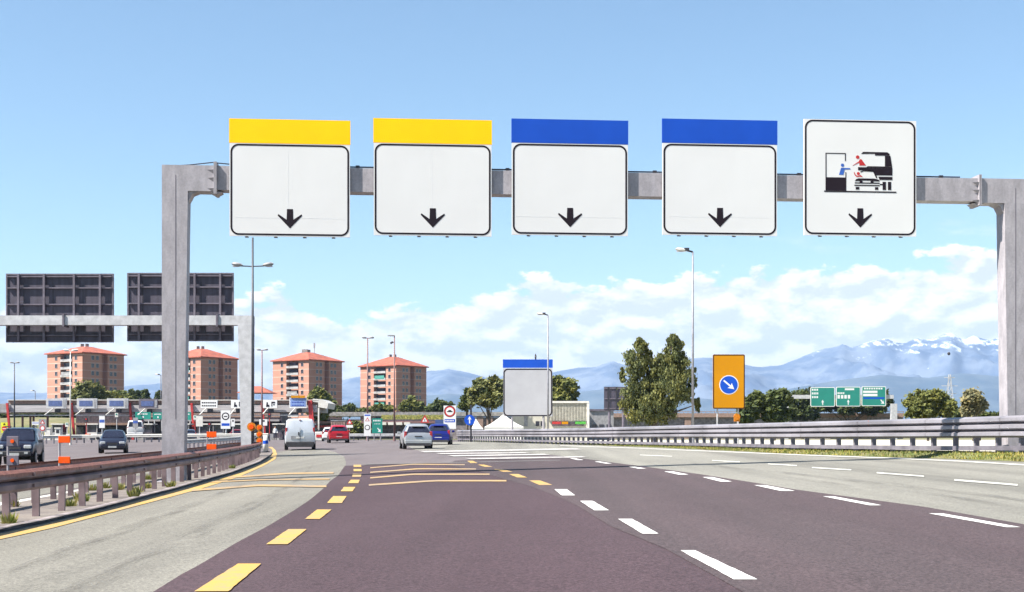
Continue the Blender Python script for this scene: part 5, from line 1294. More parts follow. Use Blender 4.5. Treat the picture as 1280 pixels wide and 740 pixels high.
# planted strip under the parapet
mb = MB()
for k in range(9000):
    x = random.uniform(O(478), O(562)); zz = random.uniform(OZ(527.5), OZ(519.5)) + .7; y = YO - 1.5 - (OZ(519.5) + .7 - zz) * 1.2 + random.uniform(-.3, .3)
    s_ = random.uniform(.1, .25); a = random.uniform(0, 6.28); mb.add([(x, y, zz), (x + s_ * cos(a), y - s_ * .3, zz + s_ * sin(a)), (x - s_ * sin(a) * .6, y, zz + s_ * cos(a))], [(0, 1, 2)])
tag(mb.build('planted_slope', leaf_mat('slope_leaves', (.14, .17, .05), (.34, .34, .14))), 'sunlit green planting on top of the dark shop row', 'planting', kind='stuff')
# low dark shops beneath
sh = thing('shop_row', 'low dark row of shops with red trim and white awnings below the planted strip', 'building', (O(480), YO - 12, .7)); ys_ = YO - 12; kk = ys_ / F
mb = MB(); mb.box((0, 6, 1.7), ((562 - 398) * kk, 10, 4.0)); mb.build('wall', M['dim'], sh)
mb = MB(); mb.box((0, .6, EYE + (HZ - 527) * kk - .7 - .1), ((562 - 396) * kk, 1.6, .45)); mb.build('roof_edge', M['pole_brown'], sh)
mb = MB(); mb.box(((430 - 480) * kk, .9, EYE + (HZ - 533) * kk - .7), ((470 - 400) * kk, .2, .35)); mb.build('red_trim', M['red'], sh)
for px_ in (487, 497, 507, 517):
    mb = MB(); mb.box(((px_ - 480) * kk, -.2, EYE + (HZ - 529.5) * kk - .7), (7.6 * kk, 1.4, .5)); mb.build('awning', M['booth_white'], sh)
for px_ in (413, 433, 450, 488, 500, 512, 526, 545):
    mb = MB(); mb.box(((px_ - 480) * kk, .95, .9), (8 * kk, .1, 1.5)); mb.build('shop_window', M['pane'], sh)
for px_ in (520, 535, 556):
    mb = MB(); mb.box(((px_ - 480) * kk, .93, 1.2), (4 * kk, .12, 2.2)); mb.build('brick_pier', M['fascia_brown'], sh)
# small things: red kiosk, brown container near the red car
t = thing('service_building', 'long dim service building behind the toll lanes, between the two gantry posts', 'building', ((260 - CX) * (YT + 16) / F, YT + 16, .3)); kk = (YT + 16) / F
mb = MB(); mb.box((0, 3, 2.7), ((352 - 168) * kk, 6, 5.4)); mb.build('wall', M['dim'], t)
for q in range(16):
    mb = MB(); mb.box((-10.6 + q * 1.42, -.05, 1.7 + (q % 3) * .1), (1.0, .12, 1.5 + (q % 2) * .5)); mb.build('window', [M['pane'], M['booth'], M['pane'], M['fascia_brown']][q % 4], t)
mb = MB(); mb.box((0, -.4, 3.5), ((350 - 170) * kk, .9, .3)); mb.build('ledge', M['fascia'], t)
mb = MB(); mb.box((0, -.02, 4.4), ((350 - 170) * kk, .1, .8)); mb.build('upper_cladding', M['fascia_brown'], t)
t = thing('container', 'brown container box just above the red hatchback', 'container', D(423, 175)); mb = MB(); mb.box((0, 1, 1.25), (1.9, 2, 2.5)); mb.build('body', M['fascia_brown'], t, bevel=.03)
mb = MB(); [mb.box((-.8 + q * .32, -.03, 1.25), (.06, .06, 2.3)) for q in range(6)]; mb.build('ribs', M['fascia_brown'], t)
mb = MB(); mb.box((0, 1, 2.55), (2.0, 2.1, .1)); mb.build('lid', M['booth'], t)

# white tent
Ye = 150
tn = thing('marquee', 'white peaked marquee tent left of the blank board', 'tent', ((625 - CX) / F * Ye, Ye, .79)); kk = Ye / F; cx_ = 625
def tent(px0, px1, apx, ytop, ybot, name):
    za = EYE + (HZ - ytop) * kk - .79; zb_ = max(.9, EYE + (HZ - ybot) * kk - .79); x0 = (px0 - cx_) * kk; x1 = (px1 - cx_) * kk; xa = (apx - cx_) * kk; w = (x1 - x0)
    rows = []
    for f_ in (0, .35, .7, 1.0):
        g_ = f_ ** 1.25; z_ = zb_ + (za - zb_) * g_; r_ = 1 - f_
        rows.append([(xa + (x0 - xa) * r_, w / 2 - w / 2 * r_, z_), (xa + (x1 - xa) * r_, w / 2 - w / 2 * r_, z_), (xa + (x1 - xa) * r_, w / 2 + w / 2 * r_, z_), (xa + (x0 - xa) * r_, w / 2 + w / 2 * r_, z_)])
    mb = MB(); mb.v = [p for r_ in rows for p in r_]; mb.f = [(i * 4 + j, i * 4 + (j + 1) % 4, (i + 1) * 4 + (j + 1) % 4, (i + 1) * 4 + j) for i in range(3) for j in range(4)]; mb.mi = [0] * len(mb.f)
    mb.build(name, M['tent'], tn)
    mb = MB()
    mb.box(((x0 + x1) / 2, w / 2, zb_ / 2), (w - .1, w - .1, zb_)); mb.build('side_wall', M['tent'], tn)
tent(605, 655, 629, 517.5, 534, 'roof_peak'); tent(589, 604, 594.5, 523, 536, 'small_roof_peak')
# ribbed warehouse
Yw = 172; kk = Yw / F
wh = thing('warehouse', 'low cream ribbed warehouse right of the blank board', 'building', ((690 - CX) * kk, Yw, .79)); hx = lambda p: (p - 690) * kk; hz = lambda q: EYE + (HZ - q) * kk - .79
mb = MB(); mb.add([(hx(640), 0, 0), (hx(734), 0, 0), (hx(734), 0, hz(503.5)), (hx(640), 0, hz(500.5)), (hx(640), 14, 0), (hx(734), 14, 0), (hx(734), 14, hz(503.5)), (hx(640), 14, hz(500.5))], [(0, 1, 2, 3), (1, 5, 6, 2), (5, 4, 7, 6), (4, 0, 3, 7), (3, 2, 6, 7), (0, 4, 5, 1)]); mb.build('wall', mat('cream_cladding', (.58, .55, .47), .7, var=.05), wh)
mb = MB()
for k in range(26): x = hx(686) + (hx(733) - hx(686)) * k / 25; mb.box((x, -.09, (hz(504) + hz(526)) / 2), (.09, .16, hz(504) - hz(526)))
mb.build('cladding_ribs', mat('cream_rib', (.60, .57, .49), .7), wh)
mb = MB(); mb.box(((hx(688) + hx(736)) / 2, -.12, hz(502.6)), (hx(736) - hx(688), .4, .25)); mb.build('roof_edge', M['booth_white'], wh)
mb = MB(); mb.box((hx(735), -.1, hz(503) / 2), (.3, .4, hz(502))); mb.build('corner_trim', M['booth_white'], wh)
mb = MB(); mb.box((hx(675), -.03, hz(529.5)), (11 * kk, .08, 6 * kk)); w_ = mb.build('window', M['pane'], wh); mb = MB(); mb.box((hx(675), -.09, hz(529.5)), (.08, .03, 6 * kk)); mb.build('frame', M['booth_white'], w_)
mb = MB(); mb.box((hx(657.5), -.03, hz(526.5)), (4.6 * kk, .08, 13 * kk)); mb.build('door', M['booth'], wh)
mb = MB(); mb.box(((hx(690) + hx(730)) / 2, -.06, hz(530)), (hx(730) - hx(690), .1, .5)); mb.build('shop_opening', M['dim'], wh)
for a, b_, m_, nm in ((690, 701, M['red'], 'red_banner'), (702, 710, M['sign_amber'], 'orange_banner'), (719, 732, mat('banner_green', (.08, .45, .05), .6), 'green_banner')):
    mb = MB(); mb.box(((hx(a) + hx(b_)) / 2, -.35, hz(528.6)), (hx(b_) - hx(a), .1, .32)); mb.build(nm, m_, wh)
Yh = 185; kk = Yh / F
bd = thing('shed', 'flat grey shed between the warehouse and the big birch', 'building', ((752 - CX) * kk, Yh, .79))
zz = EYE + (HZ - 513.5) * kk - .79
mb = MB(); mb.box((0, 3, zz / 2), (30 * kk, 6, zz)); mb.build('wall', M['booth'], bd); mb = MB(); mb.box((0, 3, zz + .1), (31 * kk, 6.4, .25)); mb.build('roof', M['sign_frame'], bd)
for q in (-9, 0, 9): mb = MB(); mb.box((q * kk, -.03, 1.4), (6 * kk, .08, 1.4)); mb.build('window', M['pane'], bd)

# ------------------------------------------------------------------ apartment towers
def brick(name, tint):
    m = bpy.data.materials.new(name); m.use_nodes = True; t = NT(m.node_tree); b = t.n['Principled BSDF']
    tcn = t.node('ShaderNodeTexCoord'); sp = t.node('ShaderNodeSeparateXYZ'); t.l.new(tcn.outputs['Object'], sp.inputs[0])
    n = t.noise(tcn.outputs['Object'], scale=.35, detail=6, rough=.6); n2 = t.noise(t.mapping(tcn.outputs['Object'], scale=(1.5, 1.5, 6)), scale=1.5, detail=3)
    c = t.mix(n, tuple(x * .82 for x in tint) + (1,), tuple(x * 1.15 for x in tint) + (1,))
    c = t.mix(t.ramp(n2, .4, .7, 0, .3), c, (tint[0] * 1.2, tint[1] * 1.4, tint[2] * 1.4, 1))
    fl = t.math('FRACT', t.math('DIVIDE', sp.outputs[2], 3.0)); band = t.ramp(t.math('ABSOLUTE', t.math('SUBTRACT', fl, .5)), .44, .47, 0, .42)
    c = t.mix(band, c, (.52, .45, .40, 1)); t.l.new(c, b.inputs['Base Color']); b.inputs['Roughness'].default_value = .9
    return m
MBR = brick('brick_facade', (.325, .160, .120)); MWF = mat('white_window_frame', (.50, .47, .45), .6); MRAIL = mat('balcony_panel', (.34, .34, .36), .6, var=.25, vscale=.4)
win_me = None
def tower(pxl, pxc, pxr, yeave, yapex, Y, label, floors=11, teal=False):
    k = Y / F; x_c = (pxc - CX) * k
    ze = EYE + (HZ - yeave) * k; za = EYE + (HZ - yapex) * k
    a = (pxc - pxl) * k; b = (pxr - pxc) * k
    for _ in range(60):
        s = sqrt(a * a + b * b); phi = math.acos(a / s)
        a = x_c - (pxl - CX) / F * (Y + s * sin(phi)); b = (pxr - CX) / F * (Y + s * cos(phi)) - x_c
    # square plan of side s turned so that the two near faces project to a and b
    s = sqrt(a * a + b * b); th = atan2(b, a)     # left face spans a = s*cos(phi)
    phi = math.acos(a / s)
    t = thing('apartment_tower', label, 'building', (x_c, Y, 0), 0, 'brick apartment towers on the skyline')
    # local frame: corner at origin; left face direction dl, right face direction dr
    dl = Vector((-cos(phi), sin(phi), 0)); drr = Vector((sin(phi), cos(phi), 0))
    def Q(u, v): return dl * u + drr * v      # u along left face, v along right face
    nd = 1.8; nb0, nb1 = .28 * s, .62 * s; nr0, nr1 = .46 * s, .60 * s; rd = 2.2
    fp = [Q(0, 0), Q(nb0, 0), Q(nb0, nd), Q(nb1, nd), Q(nb1, 0), Q(s, 0), Q(s, s), Q(0, s), Q(0, nr1), Q(rd, nr1), Q(rd, nr0), Q(0, nr0)]
    n = len(fp); mb = MB(); mb.v = [(p.x, p.y, 0) for p in fp] + [(p.x, p.y, ze) for p in fp]
    mb.f = [(i, n + i, n + (i + 1) % n, (i + 1) % n) for i in range(n)] + [tuple(range(n, 2 * n))]; mb.mi = [0] * len(mb.f)
    mb.build('wall', MBR, t)
    # roof
    ov_ = .9; e_ = [Q(-ov_, -ov_), Q(s + ov_, -ov_), Q(s + ov_, s + ov_), Q(-ov_, s + ov_)]
    ap = [Q(s * .42, s * .42), Q(s * .58, s * .42), Q(s * .58, s * .58), Q(s * .42, s * .58)]
    mb = MB(); mb.v = [(p.x, p.y, ze - .05) for p in e_] + [(p.x, p.y, ze + .35) for p in e_] + [(p.x, p.y, za) for p in ap]
    mb.f = [(3, 2, 1, 0)] + [(i, (i + 1) % 4, 4 + (i + 1) % 4, 4 + i) for i in range(4)] + [(4 + i, 4 + (i + 1) % 4, 8 + (i + 1) % 4, 8 + i) for i in range(4)] + [(8, 9, 10, 11)]; mb.mi = [0] * len(mb.f)
    rf = mb.build('roof', M['tile'], t)
    for (u, v) in ((.47, .5), (.56, .46)):
        c = Q(u * s, v * s); mb = MB(); mb.box((c.x, c.y, za + .3), (1.3, 1.0, 1.8), phi); mb.build('chimney', M['concrete'], rf)
    fh = 3.0; nf = int(ze / fh); top0 = ze - nf * fh
    al = atan2(dl.y, dl.x); ar = atan2(drr.y, drr.x)
    w0 = None; cnt = 0
    for f_ in range(nf):
        zc_ = ze - fh * (f_ + .5) - .2
        if zc_ < 1.5: break
        for kind, u in (('l', .18), ('l', .74), ('r', .24), ('r', .35), ('r', .68), ('r', .78)):
            # window: frame box + pane sub-part
            p = Q(u * s, -.03) if kind == 'l' else Q(-.03, u * s)
            ang = al if kind == 'l' else ar
            if w0 is None:
                mb = MB(); mb.box((0, 0, 0), (1.5, .14, 1.7)); w0 = mb.build('window', MWF, t); w0.location = (p.x, p.y, zc_); w0.rotation_euler = (0, 0, ang)
                mb = MB(); mb.box((0, 0, 0), (1.22, .24, 1.5)); pn0 = mb.build('pane', M['pane'], w0); o = w0
            else:
                o = inst(w0, 'window', t, (p.x, p.y, zc_), (0, 0, ang)); inst(pn0, 'pane', o)
        # balcony
        c = Q((nb0 + nb1) / 2, .5); mb = MB() if f_ == 0 else None
        if f_ == 0:
            W_ = nb1 - nb0 - .1; mb.box((0, 0, -1.35), (W_, 1.5, .22)); b0_ = mb.build('balcony', MWF, t); b0_.location = (c.x, c.y, zc_); b0_.rotation_euler = (0, 0, al)
            mb = MB(); mb.box((0, (.7), -.85), (W_ - .2, .08, .75)); rl0 = mb.build('railing', MRAIL, b0_)
            mb = MB(); mb.box((0, -.95, .1), (W_ - .8, .1, 2.0)); gd0 = mb.build('glazing', M['pane'], b0_)
        else:
            o = inst(b0_, 'balcony', t, (c.x, c.y, zc_), (0, 0, al)); inst(rl0, 'railing', o); inst(gd0, 'glazing', o)
            if teal and f_ >= nf - 5 and f_ % 2 == 0 or (f_ * 7 + int(pxl)) % 4 == 1:
                mb = MB(); q = Q((nb0 + nb1) / 2, -.32); mb.box((0, 0, -.2), (W_ * .8, .06, 1.5)); aw = mb.build('awning', mat('awning_teal', (.05, .28, .24), .7) if teal else MRAIL, t); aw.location = (q.x, q.y, zc_); aw.rotation_euler = (0, 0, al)
    # note which way the railing faces: outwards along -drr
    return t
tower(59, 103, 155, 441, 430.5, 525, 'leftmost brick apartment tower, partly behind round trees')
tower(206, 251, 297, 446.5, 433.5, 560, 'brick apartment tower between the two gantry posts', teal=True)
t3 = tower(341, 386, 427.5, 450, 438, 578, 'third brick apartment tower, with an antenna on its roof')
tower(450.5, 495, 533, 457, 444, 600, 'rightmost brick apartment tower, behind the two dark lamp poles', teal=True)
k = 578 / F; mb = MB(); mb.tube(((387 - 386) * k, 14, EYE + (HZ - 439) * k), ((387 - 386) * k, 14, EYE + (HZ - 427) * k), .2, .12, 6); mb.box(((387 - 386) * k, 14, EYE + (HZ - 429) * k), (.7, .5, 2.2)); mb.build('antenna', M['steel'], t3)
mb = MB(); mb.box(((375 - 386) * k, 14, EYE + (HZ - 438) * k), (2.4, 2, 2.6)); mb.build('water_tank', M['concrete'], t3)
# low tiled house between
k = 420 / F; t = thing('low_house', 'low house with a red tiled hip roof seen beside the second gantry post', 'house', ((318 - CX) * k, 420, 0))
mb = MB(); mb.box((0, 5, 5.6), (42 * k, 10, 11.2)); mb.build('wall', mat('cream_plaster', (.50, .42, .32), .85), t)
za = EYE + (HZ - 482) * k; ze = EYE + (HZ - 491) * k; w = 22 * k
mb = MB(); mb.add([(-w, -1, ze), (w, -1, ze), (w, 11, ze), (-w, 11, ze), (-w * .2, 5, za), (w * .2, 5, za)], [(0, 1, 5, 4), (1, 2, 5), (2, 3, 4, 5), (3, 0, 4), (3, 2, 1, 0)]); mb.build('roof', M['tile'], t)
for q in range(5): mb = MB(); mb.box((-7 + q * 3.5 * .98, -.04, 10.6), (1.3, .1, 1.5)); mb.build('window', M['pane'], t)

# ------------------------------------------------------------------ trees
def tree(name, label, px, d, base_z, blobs, n, leaf, m, trunk_px=None, droop=0, limbs=True, seed=0, cat='tree', group='trees behind the plaza'):
    """blobs: (px, py, rx_px, ry_px) in picture pixels at distance d, given real depth"""
    rnd = random.Random(seed); k = d / F
    x0 = (px - CX) * k; t = thing(name, label, cat, (x0, d, base_z), 0, group)
    B = []
    for (bx, by, rx, ry) in blobs: B.append((Vector(((bx - px) * k, rnd.uniform(-.35, .35) * rx * k, EYE + (HZ - by) * k - base_z)), rx * k, ry * k))
    mb = MB(); zt_ = max(b[0].z for b in B)
    tr_ = max(.12, .035 * zt_); mb.tube((0, 0, -.2), (0, 0, zt_ * .45), tr_, tr_ * .65, 8); mb.tube((0, 0, zt_ * .45), (B[0][0].x * .5, 0, zt_ * .8), tr_ * .65, tr_ * .25, 7)
    for c, rx, ry in B: mb.tube((0, 0, min(zt_ * .35, c.z * .6)), c, tr_ * .45, tr_ * .1, 6)
    mb.build('trunk', M['bark'], t)
    # sub-clumps
    clumps = []
    vol = [b[1] * b[1] * b[2] for b in B]; tot = sum(vol)
    for (c, rx, ry), v in zip(B, vol):
        q = max(24, int(330 * v / tot))
        for _ in range(q):
            u = Vector((rnd.gauss(0, 1), rnd.gauss(0, 1), rnd.gauss(0, 1))).normalized() * rnd.uniform(.25, 1.0) ** .6 * rnd.choice((.9, 1, 1.08))
            clumps.append((c + Vector((u.x * rx, u.y * rx, u.z * ry)), min(rx, ry) * rnd.uniform(.07, .27)))
    vs_, fs = [], []
    for i in range(n):
        c, r_ = clumps[rnd.randrange(len(clumps))]
        u = Vector((rnd.gauss(0, .8), rnd.gauss(0, .8), rnd.gauss(0, .7))) * r_; p = c + u
        if droop: p.z -= abs(rnd.gauss(0, droop)) * r_
        if p.z < .05: p.z = .05
        s_ = leaf * rnd.uniform(.5, 1.7)
        a = Vector((rnd.gauss(0, 1), rnd.gauss(0, 1), rnd.gauss(0, .7))).normalized(); b = a.orthogonal().normalized()
        if droop: a = (a * .5 + Vector((0, 0, -1))).normalized(); b = Vector((rnd.gauss(0, 1), rnd.gauss(0, 1), 0)).normalized()
        o = len(vs_); vs_ += [p - a * s_, p + b * s_ * .55, p + a * s_, p - b * s_ * .55]; fs.append((o, o + 1, o + 2, o + 3))
    mb = MB(); mb.add(vs_, fs); mb.build('crown', m, t)
    return t
tree('birch', 'big twin-topped birch left of the tallest grey street lamp', 818, 95, .79, [(797, 450, 16, 20), (842, 448, 19, 24), (800, 482, 22, 28), (834, 480, 26, 26), (812, 508, 26, 20), (790, 500, 14, 24), (866, 486, 6, 18), (853, 466, 17, 24), (800, 432, 7, 10), (820, 462, 15, 24), (806, 445, 10, 16), (833, 455, 12, 18), (828, 512, 16, 14), (850, 492, 14, 12), (778, 470, 3, 10), (872, 505, 3, 10), (842, 424, 7, 6)], 70000, .075, M['leaf_a'], droop=.9, seed=1)
tree('broadleaf_tree', 'dense brown-green tree directly left of the blank board', 612, 170, .79, [(602, 488, 14, 14), (618, 486, 12, 16), (594, 498, 10, 12), (612, 500, 16, 10)], 9000, .24, M['leaf_a'], seed=2)
tree('conifer', 'dark conifer at the left end of the tree clump beside the tent', 584, 175, .79, [(584, 492, 3, 7), (583, 499, 6, 5), (582, 507, 8, 5)], 2500, .24, M['leaf_b'], seed=3)
tree('broadleaf_tree', 'green tree showing right of the blank board, above the warehouse', 704, 190, .79, [(695, 480, 10, 11), (708, 486, 12, 12), (718, 492, 8, 10), (700, 498, 16, 10)], 8000, .27, M['leaf_c'], seed=4)
for i, (px_, blobs, lab) in enumerate([(940, [(936, 512, 12, 14), (945, 502, 11, 11), (930, 522, 8, 8)], 'dark round tree just right of the amber board'), (968, [(966, 505, 14, 15), (978, 498, 12, 11), (970, 518, 18, 10)], 'dark tree in the middle of the row right of the amber board'),
                                      (1003, [(1000, 500, 14, 13), (1013, 494, 10, 9), (1008, 514, 18, 12), (992, 516, 10, 10)], 'dark tree in the row next to the leftmost green sign')]):
    tree('broadleaf_tree', lab, px_, 150 if i < 2 else 240, .79, blobs, 9000, .22, M['leaf_b'], seed=10 + i)
tree('broadleaf_tree', 'dark bushy tree behind the green motorway signs', 1060, 260, .79, [(1030, 506, 18, 9), (1060, 508, 20, 9), (1090, 508, 22, 9), (1108, 500, 8, 10)], 7000, .36, M['leaf_b'], seed=15)
tree('broadleaf_tree', 'sunlit green tree right of the far gantry post', 1160, 130, .79, [(1148, 504, 16, 15), (1166, 500, 16, 13), (1180, 508, 14, 14), (1150, 516, 20, 8)], 20000, .15, M['leaf_c'], seed=16)
tree('broadleaf_tree', 'thin grey-green round tree left of the right gantry post', 1217, 135, .79, [(1215, 499, 12, 13), (1225, 506, 10, 11), (1212, 514, 12, 8)], 4500, .17, M['leaf_d'], seed=17)
tree('shrub', 'low dark shrubs at the foot of the right gantry post', 1225, 150, .79, [(1200, 517, 14, 5), (1222, 518, 16, 4), (1244, 519, 12, 4)], 4000, .18, M['leaf_b'], seed=18, cat='shrub')
tree('broadleaf_tree', 'dark green tree overlapping the third tower, right of the silver van', 398, 250, .6, [(396, 494, 11, 9), (408, 506, 10, 11), (398, 512, 14, 12), (388, 504, 8, 8)], 8000, .33, M['leaf_c'], seed=20)
tree('broadleaf_tree', 'round olive tree in front of the leftmost tower', 111, 300, .6, [(112, 486, 15, 9), (101, 492, 11, 9), (122, 492, 12, 9), (111, 498, 22, 8)], 8000, .38, M['leaf_a'], seed=21)
tree('broadleaf_tree', 'lower tree right of the round olive tree, under the leftmost tower', 146, 320, .6, [(146, 497, 14, 8), (136, 496, 9, 7), (158, 500, 8, 6)], 5000, .4, M['leaf_c'], seed=22)
for i, (px_, r_, lab) in enumerate([(165, 6, 'small pointed dark tree between the leftmost tower and the gantry post, left one'), (173, 5, 'small dark tree third from the gantry post, above the canopy'), (182, 6, 'small dark tree above the dark-framed display board'), (199, 6, 'small dark tree touching the left side of the gantry post')]):
    tree('broadleaf_tree', lab, px_, 340, .6, [(px_, 494 + i % 2, r_ * .7, 7), (px_, 500, r_, 6)], 2500, .38, M['leaf_b'], seed=30 + i)
tree('broadleaf_tree', 'dark round tree right of the rightmost tower', 550, 290, .7, [(549, 508, 10, 8), (558, 510, 9, 7), (541, 512, 8, 6)], 5000, .36, M['leaf_b'], seed=40)
tree('broadleaf_tree', 'olive tree in front of the right face of the rightmost tower', 515, 300, .7, [(515, 503, 6, 7), (507, 508, 8, 6), (523, 509, 8, 6)], 4000, .38, M['leaf_c'], seed=41)
tree('shrub', 'low shrubs at the left foot of the rightmost tower', 462, 300, .7, [(455, 514, 9, 4), (474, 511, 9, 5), (486, 512, 8, 5)], 3500, .36, M['leaf_c'], seed=42, cat='shrub')
tree('shrub', 'green bush behind the tall narrow sign', 448, 190, .6, [(444, 536, 8, 9), (456, 538, 7, 8)], 3500, .2, M['leaf_c'], seed=43, cat='shrub')
tree('broadleaf_tree', 'dark distant tree clump at the left end of the canopy', 5, 330, .6, [(0, 519, 14, 6), (24, 520, 14, 6), (45, 520, 12, 5)], 4000, .4, M['leaf_b'], seed=44)
tree('broadleaf_tree', 'small dark tree line left of the rightmost tower', 432, 330, .6, [(424, 514, 8, 6), (437, 512, 8, 7)], 3000, .38, M['leaf_b'], seed=45)

tree('hedge', 'dark hedge along the top of the grass bank behind the jeep', 60, 262, 3.4, [(14, 519, 14, 4), (38, 520, 14, 4), (62, 519, 14, 4.5), (84, 519, 12, 4.5), (100, 520, 10, 4)], 6000, .3, M['leaf_b'], seed=50, cat='hedge')
# ------------------------------------------------------------------ pylon, balloon
Yp = 620; k = Yp / F; t = thing('power_pylon', 'faint lattice power pylon between the two right-hand trees', 'pylon', ((1187 - CX) * k, Yp, .7))
H_ = EYE + (HZ - 468) * k - .7; mb = MB(); 
def hw(z): return 2.6 * (1 - z / H_) ** 1.1 + .35
N_ = 10
for i in range(N_):
    z0_, z1_ = H_ * i / N_, H_ * (i + 1) / N_; a, b = hw(z0_), hw(z1_)
    for sx, sy in ((-1, -1), (1, -1), (1, 1), (-1, 1)):
        mb.tube((sx * a, sy * a, z0_), (sx * b, sy * b, z1_), .14, n=4)
        nx_, ny_ = -sy, sx
        mb.tube((sx * a, sy * a, z0_), (nx_ * b, ny_ * b, z1_), .09, n=4)
mb.build('tower', M['steel_light'], t)
for f_, w_ in ((.95, 2.4), (.82, 3.6), (.70, 3.0)):
    mb = MB(); mb.beam((-w_, 0, H_ * f_), (w_, 0, H_ * f_), .3, .3); mb.build('crossarm', M['steel_light'], t)
Yq = 300; c = P(1186, 442, Yq); t = thing('balloon', 'small black round balloon in the air in front of the snowy mountains', 'balloon', c)
mb = MB(); n1, n2 = 10, 14; vs_ = []
for i in range(n1 + 1):
    a = pi * i / n1
    for j in range(n2): b = 2 * pi * j / n2; vs_.append((.33 * sin(a) * cos(b), .33 * sin(a) * sin(b), .36 * cos(a)))
mb.add(vs_, [(i * n2 + j, i * n2 + (j + 1) % n2, (i + 1) * n2 + (j + 1) % n2, (i + 1) * n2 + j) for i in range(n1) for j in range(n2)]); mb.build('envelope', M['dark'], t, smooth=True)
mb = MB(); mb.tube((0, 0, -.36), (0, 0, -.46), .03, .06, 6); mb.build('knot', M['dark'], t)

# ------------------------------------------------------------------ mountains
from mathutils import noise as mn
def mountain(name, ridge, Y0, Y1, base, m, rough, seed, nx=420, ny=70, foot=None):
    """ridge: (px, py) skyline; terrain rises from Y0 to the crest near Y1"""
    mb = MB(); p0, p1 = ridge[0][0], ridge[-1][0]
    for j in range(ny):
        v = j / (ny - 1); Yv = Y0 + (Y1 - Y0) * v * 1.15
        for i in range(nx):
            px_ = p0 + (p1 - p0) * i / (nx - 1); x = (px_ - CX) / F * Yv
            crest = (HZ - interp(ridge, px_)) / F * Y1 + EYE
            prof = min(1, v * 1.15) ** 1.15 if v * 1.15 <= 1 else 1 - (v * 1.15 - 1) * 1.2
            q = Vector((x / 900, Yv / 900, seed)); f_ = mn.fractal(q, .9, 2.1, 7); rg = 1 - abs(mn.fractal(q * 1.4 + Vector((5, 3, 1)), .8, 2.2, 6)) * 2
            env = sin(min(1, v * 1.15) * pi) 
            z_ = base + (crest - base) * prof * (1 + .0) + crest * rough * (f_ * .55 + (rg - .45) * .5) * (env * .85 + .15)
            mb.v.append((x, Yv, z_))
    mb.f = [(j * nx + i, j * nx + i + 1, (j + 1) * nx + i + 1, (j + 1) * nx + i) for j in range(ny - 1) for i in range(nx - 1)]; mb.mi = [0] * len(mb.f)
    return structure(mb.build(name, m, smooth=True))
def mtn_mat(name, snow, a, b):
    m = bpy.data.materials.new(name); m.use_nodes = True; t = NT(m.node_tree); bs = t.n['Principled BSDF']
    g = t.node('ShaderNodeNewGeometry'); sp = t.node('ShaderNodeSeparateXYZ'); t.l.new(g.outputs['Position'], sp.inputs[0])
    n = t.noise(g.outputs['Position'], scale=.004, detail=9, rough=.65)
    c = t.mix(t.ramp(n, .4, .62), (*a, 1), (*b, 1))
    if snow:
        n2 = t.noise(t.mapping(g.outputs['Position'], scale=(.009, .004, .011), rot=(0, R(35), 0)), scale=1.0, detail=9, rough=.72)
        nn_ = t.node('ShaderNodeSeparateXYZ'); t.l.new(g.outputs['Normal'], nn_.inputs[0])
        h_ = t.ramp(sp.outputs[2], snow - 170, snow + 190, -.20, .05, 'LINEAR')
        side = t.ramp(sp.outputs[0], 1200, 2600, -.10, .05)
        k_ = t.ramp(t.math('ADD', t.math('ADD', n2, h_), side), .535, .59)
        c = t.mix(k_, c, (.42, .45, .50, 1))  # snow greyed in its colour to look fainter, as through haze
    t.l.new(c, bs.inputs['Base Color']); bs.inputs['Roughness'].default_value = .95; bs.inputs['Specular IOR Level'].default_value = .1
    return m
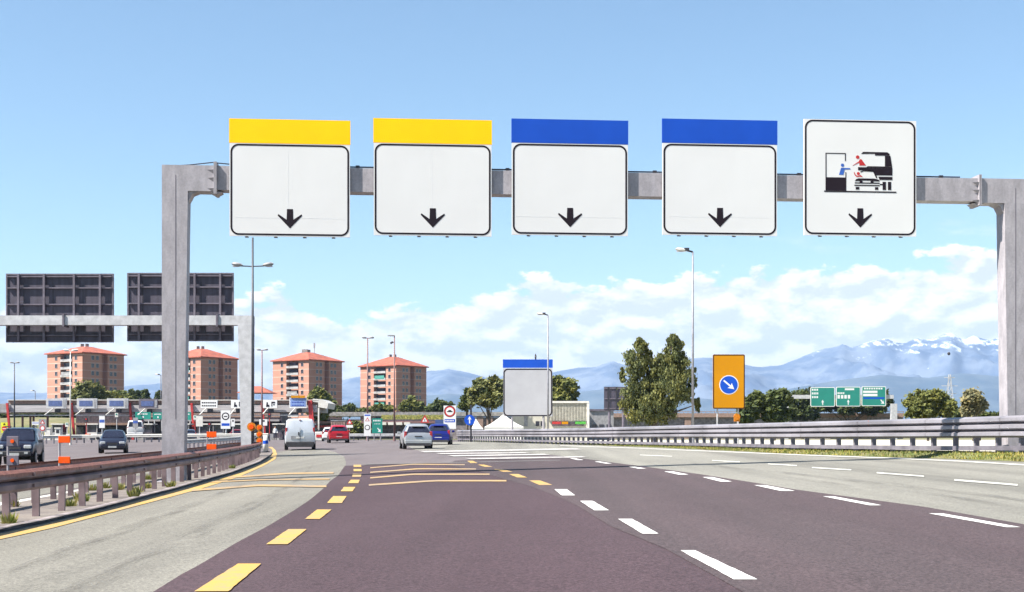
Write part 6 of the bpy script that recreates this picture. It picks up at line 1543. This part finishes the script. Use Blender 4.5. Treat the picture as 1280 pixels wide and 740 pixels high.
ridge_far = [(-420, 500), (-200, 494), (-60, 490), (60, 492), (170, 480), (200, 478), (300, 490), (400, 482), (430, 474), (450, 470), (480, 476), (535, 463), (560, 459), (590, 468), (612, 474), (650, 464), (690, 466), (720, 460), (745, 459), (765, 451.5), (790, 458), (840, 452), (870, 448), (880, 446), (905, 450), (935, 455), (955, 457), (976, 455), (1000, 448), (1032, 436), (1045, 433), (1054, 430), (1062, 434), (1072, 434), (1090, 428), (1108, 424), (1120, 428), (1130, 429), (1146, 421), (1160, 424), (1172, 422), (1189, 417), (1198, 424), (1206, 427), (1216, 421), (1224, 424), (1238, 427), (1254, 421), (1275, 424), (1330, 416), (1420, 420), (1560, 430), (1800, 450)]
ridge_near = [(-420, 520), (-100, 512), (150, 506), (260, 500), (420, 505), (560, 492), (640, 498), (700, 492), (760, 486), (800, 492), (900, 500), (960, 490), (1040, 476), (1100, 468), (1160, 472), (1200, 466), (1260, 470), (1400, 460), (1800, 480)]
mountain('mountains', ridge_far, 7000, 9500, 0, mtn_mat('haze_tinted_rock', 560, (.055, .08, .13), (.12, .145, .19)), .30, 1.7)  # part of the distance haze is put into the rock colour as blue
mountain('foothills', ridge_near, 5200, 6600, 0, mtn_mat('haze_tinted_woods', None, (.045, .07, .10), (.075, .10, .125)), .12, 8.1, 300, 40)  # woods coloured bluish to carry haze that the air here lacks
# a town line and woods near the horizon
# ------------------------------------------------------------------ haze
HAZE_DENS = 0.62e-4
hb = MB(); hb.box((0, 5200, 385), (19000, 12900, 780)); hz_o = hb.build('haze', None) if False else None
me = bpy.data.meshes.new('haze'); bx = MB(); bx.box((0, 5400, 372), (21000, 13200, 770)); me.from_pydata(bx.v, [], bx.f)
hm = bpy.data.materials.new('haze_air'); hm.use_nodes = True; t_ = NT(hm.node_tree); t_.n.remove(t_.n['Principled BSDF'])
pv = t_.node('ShaderNodeVolumePrincipled'); pv.inputs['Color'].default_value = (.36, .53, .84, 1); pv.inputs['Density'].default_value = HAZE_DENS; pv.inputs['Anisotropy'].default_value = .0
out = [x for x in t_.n if x.type == 'OUTPUT_MATERIAL'][0]; t_.l.new(pv.outputs[0], out.inputs['Volume'])
me.materials.append(hm); ho = bpy.data.objects.new('haze', me); COL.objects.link(ho); ho['kind'] = 'stuff'; ho['label'] = 'thin blue haze in the air before the distant mountains'; ho['category'] = 'haze'
